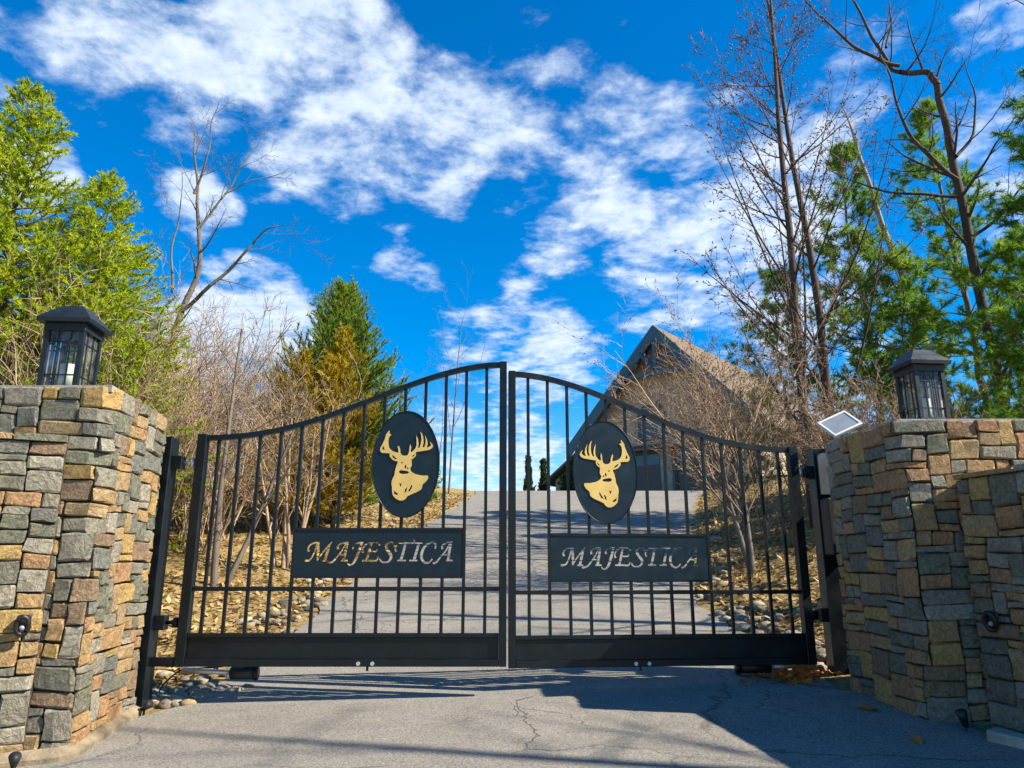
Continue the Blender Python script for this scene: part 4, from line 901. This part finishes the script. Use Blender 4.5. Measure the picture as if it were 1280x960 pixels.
# bare snag with a fork and a long limb to the right
def limb_tree(name, loc, limbs, bark, label, group, seed, P, twig_every=.35, sides=8):
    """limbs: list of [(x,z,r)...] polylines in the plane facing the drive, each with its own y drift"""
    t = Tree(seed); rng = t.rng
    for pts, ydr in limbs:
        c = catmull([(x, z, r) for x, z, r in pts], 4); L_ = 0; last = None; yy = [ydr * (i / max(1, len(c) - 1)) + .03 * math.sin(i * 1.3) for i in range(len(c))]
        for i in range(len(c) - 1):
            p = np.array([c[i][0], yy[i], c[i][1]]); q = np.array([c[i + 1][0], yy[i + 1], c[i + 1][1]]); t.thick.append((*p, *q, c[i][2], c[i + 1][2])); L_ += np.linalg.norm(q - p)
            if L_ > twig_every and c[i][2] < P['maxr']:
                L_ = 0; d = (q - p) / np.linalg.norm(q - p); nd = rot_about(d, perp(d, rng), RAD(rng.gauss(48, 12))); t.branch(q, nd, P['tl'] * rng.uniform(.5, 1.3), max(.006, c[i][2] * .4), 0, P)
    e = tag(empty(name, loc), label, 'tree', group); link('trunk', quads_mesh('trunk', *tubes(t.thick, sides), bark, True), e)
    if t.thin: tag(link('twigs', quads_mesh('twigs', *tubes(t.thin, 3), bark, True), e), kind='stuff')
    return e
TW = dict(segs=[5, 4, 3], wob=[.12, .14, .16], up=[.25, .15, .1], taper=.8, kids=[5, 4], **{'from': [.2, .2]}, ang=[42, 45], len=[.5, .5], shrink=.5, rad=[.55, .6], minr=.004, maxr=.07, tl=1.0)
limb_tree('bare_snag', (-7.0, 8.6, g(-7, 8.6) - .1), [
    ([(.0, 0, 0.072), (.05, 2.2, 0.066), (.25, 4.3, 0.060), (.55, 5.6, 0.051), (.40, 6.6, 0.039), (.30, 7.4, 0.030), (.12, 8.4, 0.018), (.05, 9.0, 0.007)], .2),
    ([(.30, 7.2, 0.027), (.55, 8.0, 0.018), (.60, 8.7, 0.011), (.75, 9.2, 0.006)], -.3),
    ([(.45, 6.4, 0.030), (.85, 7.1, 0.021), (1.15, 7.9, 0.015), (1.5, 8.7, 0.006)], .3), ([(.95, 7.2, 0.018), (1.45, 7.55, 0.012), (2.1, 7.8, 0.006)], .2),
    ([(.35, 4.6, 0.042), (.9, 5.1, 0.036), (1.5, 5.7, 0.027), (1.9, 6.2, 0.018), (2.35, 6.35, 0.007)], -.3), ([(.10, 5.0, 0.030), (-.05, 6.0, 0.021), (.0, 6.9, 0.012), (-.1, 7.8, 0.006)], .2)],
    M['bark_grey'], 'bare dead tree with a forked top and long limb above the brush', GL, 9, dict(TW, tl=.9, kids=[6, 5]), .38)
SHRUB = dict(segs=[9, 6, 4], wob=[.09, .16, .2], up=[-.03, .10, .05], taper=.8, kids=[11, 6], **{'from': [.25, .15]}, ang=[36, 44], len=[.45, .45], shrink=.5, rad=[.5, .6], minr=.0055, cut=.02)
def shrub_stems(seed, n, lean, spread):
    r = random.Random(seed); return [(r.gauss(0, spread), r.gauss(0, spread), abs(r.gauss(lean, .15)), r.uniform(0, 6.28), r.uniform(.6, 1.05)) for _ in range(n)]
def copy_thing(src, loc, rz, sc, label):
    c = src.copy(); COL.objects.link(c); c.location = loc; c.rotation_euler = (0, 0, rz); c.scale = sc; c['label'] = label
    for ch in list(src.children):
        k = ch.copy(); COL.objects.link(k); k.parent = c
    return c
LSH = 'tangled bare tan shrub in the brush thicket left of the driveway'; GSH = 'bare shrubs in the left thicket'
protos = []
rr = random.Random(12)
spots = [(-5.0, 9.6, 3.4), (-5.6, 4.6, 3.2), (-6.4, 6.0, 4.0), (-5.9, 7.8, 4.2), (-5.0, 12.8, 3.6), (-6.6, 8.2, 5.0), (-7.8, 6.6, 5.2), 
         (-5.2, 10.2, 4.2), (-6.4, 11.0, 4.8), (-7.6, 10.2, 5.4), (-8.8, 8.6, 5.4), (-5.6, 12.6, 4.4), (-7.0, 13.4, 5.0), (-8.6, 12.2, 5.4), (-10.0, 10.8, 5.4), (-9.9, 6.4, 4.8), (-5.7, 14.8, 4.2), (-7.9, 15.2, 5.0), (-6.9, 6.2, 4.6), (-6.1, 9.4, 4.6), (-7.2, 9.0, 5.2), (-9.2, 7.4, 5.4), (-4.9, 11.6, 3.6), (-8.0, 8.0, 5.4), (-6.7, 4.4, 3.5), (-7.3, 5.4, 4.4), (-6.1, 6.9, 4.2), (-5.2, 7.2, 3.3), (-5.6, 8.9, 3.9), (-4.7, 11.0, 3.1), (-6.2, 3.4, 2.8)]
for i, (x, y, h) in enumerate(spots):
    if i < 5:
        e = bare_tree('bare_shrub', (x, y, g(x, y) - .05), 40 + i, SHRUB, 4.0, .026, shrub_stems(60 + i, 12, .34, .25), M['bark_tan'], LSH, GSH, cat='shrub'); e.scale = (h / 4,) * 3; protos.append(e)
    else:
        k = h / 4; copy_thing(protos[i % 5], (x, y, g(x, y) - .05), rr.uniform(0, 6.28), (k * rr.uniform(.85, 1.05), k * rr.uniform(.85, 1.05), k), LSH)
SMALL = dict(segs=[8, 7, 5, 4], wob=[.05, .09, .12, .16], up=[.05, .12, .1, .05], taper=.75, kids=[9, 7, 4], **{'from': [.28, .2, .2]}, ang=[36, 38, 42], len=[.50, .45, .45], shrink=.45, rad=[.45, .5, .6], minr=.004)
bare_tree('bare_tree', (-4.05, 4.9, g(-4.05, 4.9) - .05), 71, SMALL, 4.0, .055, [(0, 0, .08, 2.5, 1), (.05, .05, .35, .3, .8)], M['bark_grey'], 'small bare grey tree with a leaning trunk seen through the left gate leaf', GL)
bare_tree('bare_tree', (-3.55, 6.3, g(-3.55, 6.3) - .05), 72, SMALL, 3.0, .04, [(0, 0, .12, 2.0, 1), (.1, .03, .2, .3, .95), (-.1, .05, .25, 3.0, .9), (.05, .1, .1, 5, .95), (.15, -.05, .3, 5.5, .8)], M['bark_tan'], 'bare multi-stemmed tan shrub tree beside the left rock edging', GL)
SAP = dict(SMALL, kids=[10, 5, 3], ang=[30, 35, 40])
bare_tree('bare_tree', (-2.3, 21.5, g(-2.3, 21.5) - .05), 73, SAP, 7.0, .045, [(0, 0, .04, 1, 1)], M['bark_grey'], 'thin bare sapling standing against the sky left of the drive crest', GL)
bare_tree('bare_tree', (-3.4, 24.5, g(-3.4, 24.5) - .05), 74, SAP, 5.0, .035, [(0, 0, .1, 3, 1), (.3, .2, .12, 0, .8)], M['bark_grey'], 'shorter thin bare sapling left of the sapling by the drive crest', GL)
conifer('small_evergreen', (-2.7, 16.8, g(-2.7, 16.8) - .05), 1.8, .6, 15, M['cedar'], M['bark_dark'], 'small green cedar between the dark cedar and the drive crest', GL, whorls=18, per=6, droop=-.3, bare=.04, tip_up=.3, subs=6)

# ------------------------------------------------------------------ trees right of the drive
PEAR = dict(segs=[16, 9, 6, 4], wob=[.022, .05, .09, .14], up=[.03, .16, .22, .1], taper=.86, kids=[36, 11, 4], **{'from': [.12, .1, .15]}, ang=[46, 36, 48], len=[.33, .34, .40], shrink=.70, rad=[.34, .42, .6], minr=.005)
bare_tree('bare_pear_tree', (5.35, 7.6, g(5.35, 7.6) - .1), 81, PEAR, 13.5, .10, [(-.05, 0, .012, 3.3, 1), (.45, .15, .02, .2, .97)], M['bark_dark'], 'tall bare tree with upright stems and budded branches right of the house', GR, (.045, .45, M['bud']))
ORN = dict(segs=[5, 8, 6, 4], wob=[.05, .07, .10, .15], up=[.0, .10, .12, .1], taper=.72, kids=[15, 11, 6], **{'from': [.35, .12, .15]}, ang=[34, 34, 42], len=[1.25, .42, .42], shrink=.35, rad=[.5, .45, .6], minr=.0036)
bare_tree('bare_ornamental_tree', (3.25, 4.75, g(3.25, 4.75) - .1), 82, ORN, 2.35, .05, [(0, 0, .04, 2, 1), (.03, .04, .16, 3.6, .95)], M['bark_grey'], 'low bare budding tree with dense twigs in front of the house', GR, (.028, .55, M['bud']))
bare_tree('bare_ornamental_tree', (5.0, 5.2, g(5.0, 5.2) - .1), 83, ORN, 1.5, .05, [(0, 0, .05, 2, 1), (.05, .04, .3, 3.6, .9), (-.04, .05, .3, .4, .9)], M['bark_grey'], 'low bare twiggy tree behind the right gate post', GR, (.028, .4, M['bud']))
bare_tree('bare_ornamental_tree', (4.9, 10.2, g(4.9, 10.2) - .1), 84, ORN, 2.2, .06, [(0, 0, .05, 2, 1), (.05, .04, .22, 3.6, .9)], M['bark_grey'], 'bare twiggy tree between the tall bare tree and the house', GR, (.03, .4, M['bud']))
TW2 = dict(TW, segs=[6, 5, 4], tl=1.7, kids=[6, 5], maxr=.12, minr=.005)
limb_tree('bent_bare_tree', (10.15, 9.6, g(10.15, 9.6) - .1), [
    ([(.15, 0, 0.120), (.1, 3, 0.108), (.0, 6, 0.096), (-.05, 8.0, 0.088), (-.1, 9.2, 0.080), (-.14, 9.75, 0.080), (-.35, 9.95, 0.068), (-.9, 9.95, 0.056), (-1.15, 10.3, 0.044), (-1.5, 11.3, 0.032), (-1.9, 12.6, 0.024), (-2.1, 13.6, 0.008)], .3),
    ([(-1.0, 10.0, 0.048), (-1.7, 10.15, 0.040), (-2.5, 10.7, 0.028), (-3.3, 11.6, 0.012)], -.4), ([(-1.25, 10.5, 0.032), (-.9, 11.4, 0.024), (-.7, 12.4, 0.010)], .5),
    ([(-.05, 7.0, 0.056), (-.7, 7.6, 0.048), (-1.2, 8.4, 0.036), (-1.35, 9.3, 0.024), (-1.6, 10.2, 0.010)], -.3), ([(-.05, 6.6, 0.040), (-.9, 6.7, 0.032), (-1.9, 6.9, 0.020), (-2.9, 7.5, 0.008)], .3), ([(.0, 7.6, 0.040), (.5, 8.2, 0.032), (.75, 9.2, 0.020), (.7, 10.3, 0.008)], .2), ([(.05, 5.6, 0.040), (.6, 6.0, 0.032), (1.3, 6.9, 0.016), (1.8, 7.9, 0.008)], -.4)],
    M['bark_dark'], 'bare tree with its trunk bent sharply sideways near the top', GR, 91, TW2, .4)
limb_tree('leaning_bare_tree', (10.1, 11.2, g(10.1, 11.2) - .1), [([(.3, 0, .09), (-.1, 2.5, .085), (-.6, 5, .075), (-1.0, 7, .06), (-1.25, 8.6, .04), (-1.5, 10, .012)], .2)], M['bark_pale'], 'slim pale leaning trunk between the pines on the right', GR, 92, dict(TW2, maxr=.06), .7)
bare_tree('bare_tree', (12.2, 4.6, g(12.2, 4.6) - .1), 93, dict(PEAR, ang=[55, 45, 45], kids=[18, 8, 4], wob=[.05, .08, .1, .14]), 12.5, .13, [(0, 0, .12, 3.0, 1)], M['bark_dark'], 'bare tree reaching in from the upper right picture edge', GR)
def pine(name, loc, H, spread, seed, label, whorls=16, per=4, bare=.15, dens=1.0):
    rng = random.Random(seed); R = np.random.default_rng(seed); segs = []; C, D = [], []; n = 16; tp = [np.zeros(3)]; x = y = 0
    for i in range(n):
        x += rng.gauss(0, .05); y += rng.gauss(0, .05); tp.append(np.array([x, y, H * (i + 1) / n])); segs.append((*tp[-2], *tp[-1], H * .0115 * (1 - .9 * i / n), H * .0115 * (1 - .9 * (i + 1) / n)))
    def tuft(p, d, k):
        C.append(np.repeat(p[None], k, 0) - d * R.random((k, 1)) * .16); D.append(d * .75 + rnd_unit(R, k) * .75)
    for w in range(whorls):
        f = bare + (1 - bare) * (w + .4 * rng.random()) / whorls; k = min(int(f * n), n - 1); base = tp[k] + (tp[k + 1] - tp[k]) * (f * n - k)
        for b in range(per + rng.choice([0, 0, 1])):
            L_ = spread * ((1 - f) ** .75) * rng.uniform(.45, 1.15) * min(1, .45 + 2.5 * (f - bare)) + .2; az = rng.uniform(0, 6.283); el = .05 + .65 * f + rng.gauss(0, .12); d = np.array([math.cos(az) * math.cos(el), math.sin(az) * math.cos(el), math.sin(el)]); p = base.copy(); m = 6
            for i in range(m):
                d = d + R.normal(size=3) * .09 + np.array([0, 0, .05 * i / m]); d /= np.linalg.norm(d); q = p + d * L_ / m; segs.append((*p, *q, .004 + L_ * .009 * (1 - i / m), .004 + L_ * .009 * (1 - (i + 1) / m)))
                if i >= 1:
                    for j in range(rng.choice([1, 2, 2])):
                        sd = rot_about(d, perp(d, rng), RAD(rng.uniform(35, 70))); sd[2] += .18; sd /= np.linalg.norm(sd); sl = L_ * rng.uniform(.10, .32) * (1.2 - i / m) + .10; e_ = q + sd * sl; segs.append((*q, *e_, .006, .003)); tuft(e_, sd, int(44 * dens))
                        if sl > .3:
                            for jj in range(2): s2 = rot_about(sd, perp(sd, rng), RAD(45)); m_ = q + sd * sl * rng.uniform(.4, .8); e2 = m_ + s2 * sl * .5; segs.append((*m_, *e2, .004, .0025)); tuft(e2, s2, int(38 * dens))
                p = q
            tuft(p, d, int(46 * dens))
    tuft(tp[-1], np.array([0, 0, 1.]), 40)
    C, D = np.concatenate(C), np.concatenate(D); k = len(C); V, F = cards(C, D, R.normal(size=(k, 3)), .15 * R.uniform(.7, 1.3, k), .0075 * R.uniform(.8, 1.3, k), True)
    e = tag(empty(name, loc), label, 'tree', GR); link('trunk', quads_mesh('trunk', *tubes(segs, 5), M['bark_grey'], True), e); tag(link('crown', quads_mesh('crown', V, F, M['pine']), e), kind='stuff'); return e
for i, (x, y, H, sp_, wh, lab) in enumerate([
    (8.6, 11.6, 9.2, 2.2, 17, 'slender pine with open crown, left of the bent bare tree'), (11.3, 8.0, 9.0, 2.6, 17, 'dense pine at the right picture edge behind the right lantern'), (11.9, 12.6, 10.5, 2.8, 18, 'tall pine behind the bent bare tree'),
    (7.7, 8.4, 5.0, 2.0, 13, 'short bushy pine left of the right lantern'), (9.0, 6.4, 4.8, 2.2, 13, 'low pine directly behind the right lantern'), (10.9, 5.0, 5.6, 2.3, 14, 'low bright green pine at the far right above the pillar'), (7.0, 13.2, 6.2, 1.9, 13, 'distant pine seen through the stems of the tall bare tree'), (13.8, 10.0, 10.0, 2.8, 17, 'pine at the far right edge behind the dense one')]):
    pine('pine_tree', (x, y, g(x, y) - .1), H, sp_, 200 + i, lab, wh, 5, .08)
for i, (x, y, h, lab) in enumerate([(1.0, 39.5, 2.9, 'left one of two columnar evergreens left of the house'), (1.95, 39.8, 2.8, 'right one of two columnar evergreens left of the house')]):
    conifer('columnar_evergreen', (x, y, g(x, y) - .1), h, .55, 300 + i, M['arbor'], M['bark_dark'], lab, 'evergreens by the house', whorls=36, per=8, droop=-1.0, bare=.02, leaf=(.16, .035), dens=1.2, shape=.35, upturn=.5, tip_up=.6, subs=5)
conifer('round_evergreen', (3.4, 34.6, g(3.4, 34.6) - .1), 2.1, 1.0, 310, M['arbor'], M['bark_dark'], 'rounded dark evergreen at the left corner of the house', 'evergreens by the house', whorls=24, per=8, droop=-.4, bare=.02, leaf=(.16, .035), dens=1.1, shape=.5, upturn=.4, tip_up=.3, subs=6)
RSH = 'bare tan shrub on the leaf covered bank right of the driveway'
for i, (x, y, h) in enumerate([(5.8, 4.2, 2.2), (6.4, 6.4, 2.8), (4.4, 7.6, 2.2), (6.0, 9.6, 3.0), (5.2, 12.4, 2.6)]):
    k = h / 4; c = copy_thing(protos[i % 5], (x, y, g(x, y) - .05), rr.uniform(0, 6.28), (k, k, k), RSH); c['group'] = 'bare shrubs on the right bank'

for i, (x, y, H, lab) in enumerate([(9.6, -3.7, 11.5, 'bare tree standing right of the wing wall, nearest the viewer'), (12.5, -2.0, 12.5, 'bare tree standing further right beyond the wing wall'), (7.4, 1.2, 9.0, 'bare tree on the bank just right of the right pillar'), (10.4, 1.6, 10.0, 'bare tree on the bank well right of the right pillar')]):
    bare_tree('bare_tree', (x, y, g(x, y) - .1), 400 + i, dict(PEAR, ang=[52, 42, 45], kids=[22, 8, 3], wob=[.04, .08, .1, .14]), H, .15, [(0, 0, .05, 2.0, 1)], M['bark_dark'], lab, GR)
# ------------------------------------------------------------------ fallen leaves on the banks
R = np.random.default_rng(9); n = 42000
y = 0.2 + 22 * R.random(n) ** 1.6; side = R.random(n) < .52; w = R.random(n) ** 1.3
x = np.where(side, edge_l(y) - .15 - w * 9, edge_r(y) + .15 + w * 7); z = G(x, y) + .012
keep = ~((y < .7) & (np.abs(x) < 2.6)); x, y, z = x[keep], y[keep], z[keep]; n = len(x)
D = R.normal(size=(n, 3)) * np.array([1, 1, .35]); N = R.normal(size=(n, 3)) * .5 + np.array([0, 0, 1]); V, F = cards(np.stack([x, y, z], 1), D, N, .11 * R.uniform(.6, 1.2, n), .033 * R.uniform(.6, 1.3, n))
tag(link('fallen_leaves', quads_mesh('fallen_leaves', V, F, M['dead'])), 'tan fallen leaves carpeting the banks beside the driveway', 'leaves', kind='stuff')
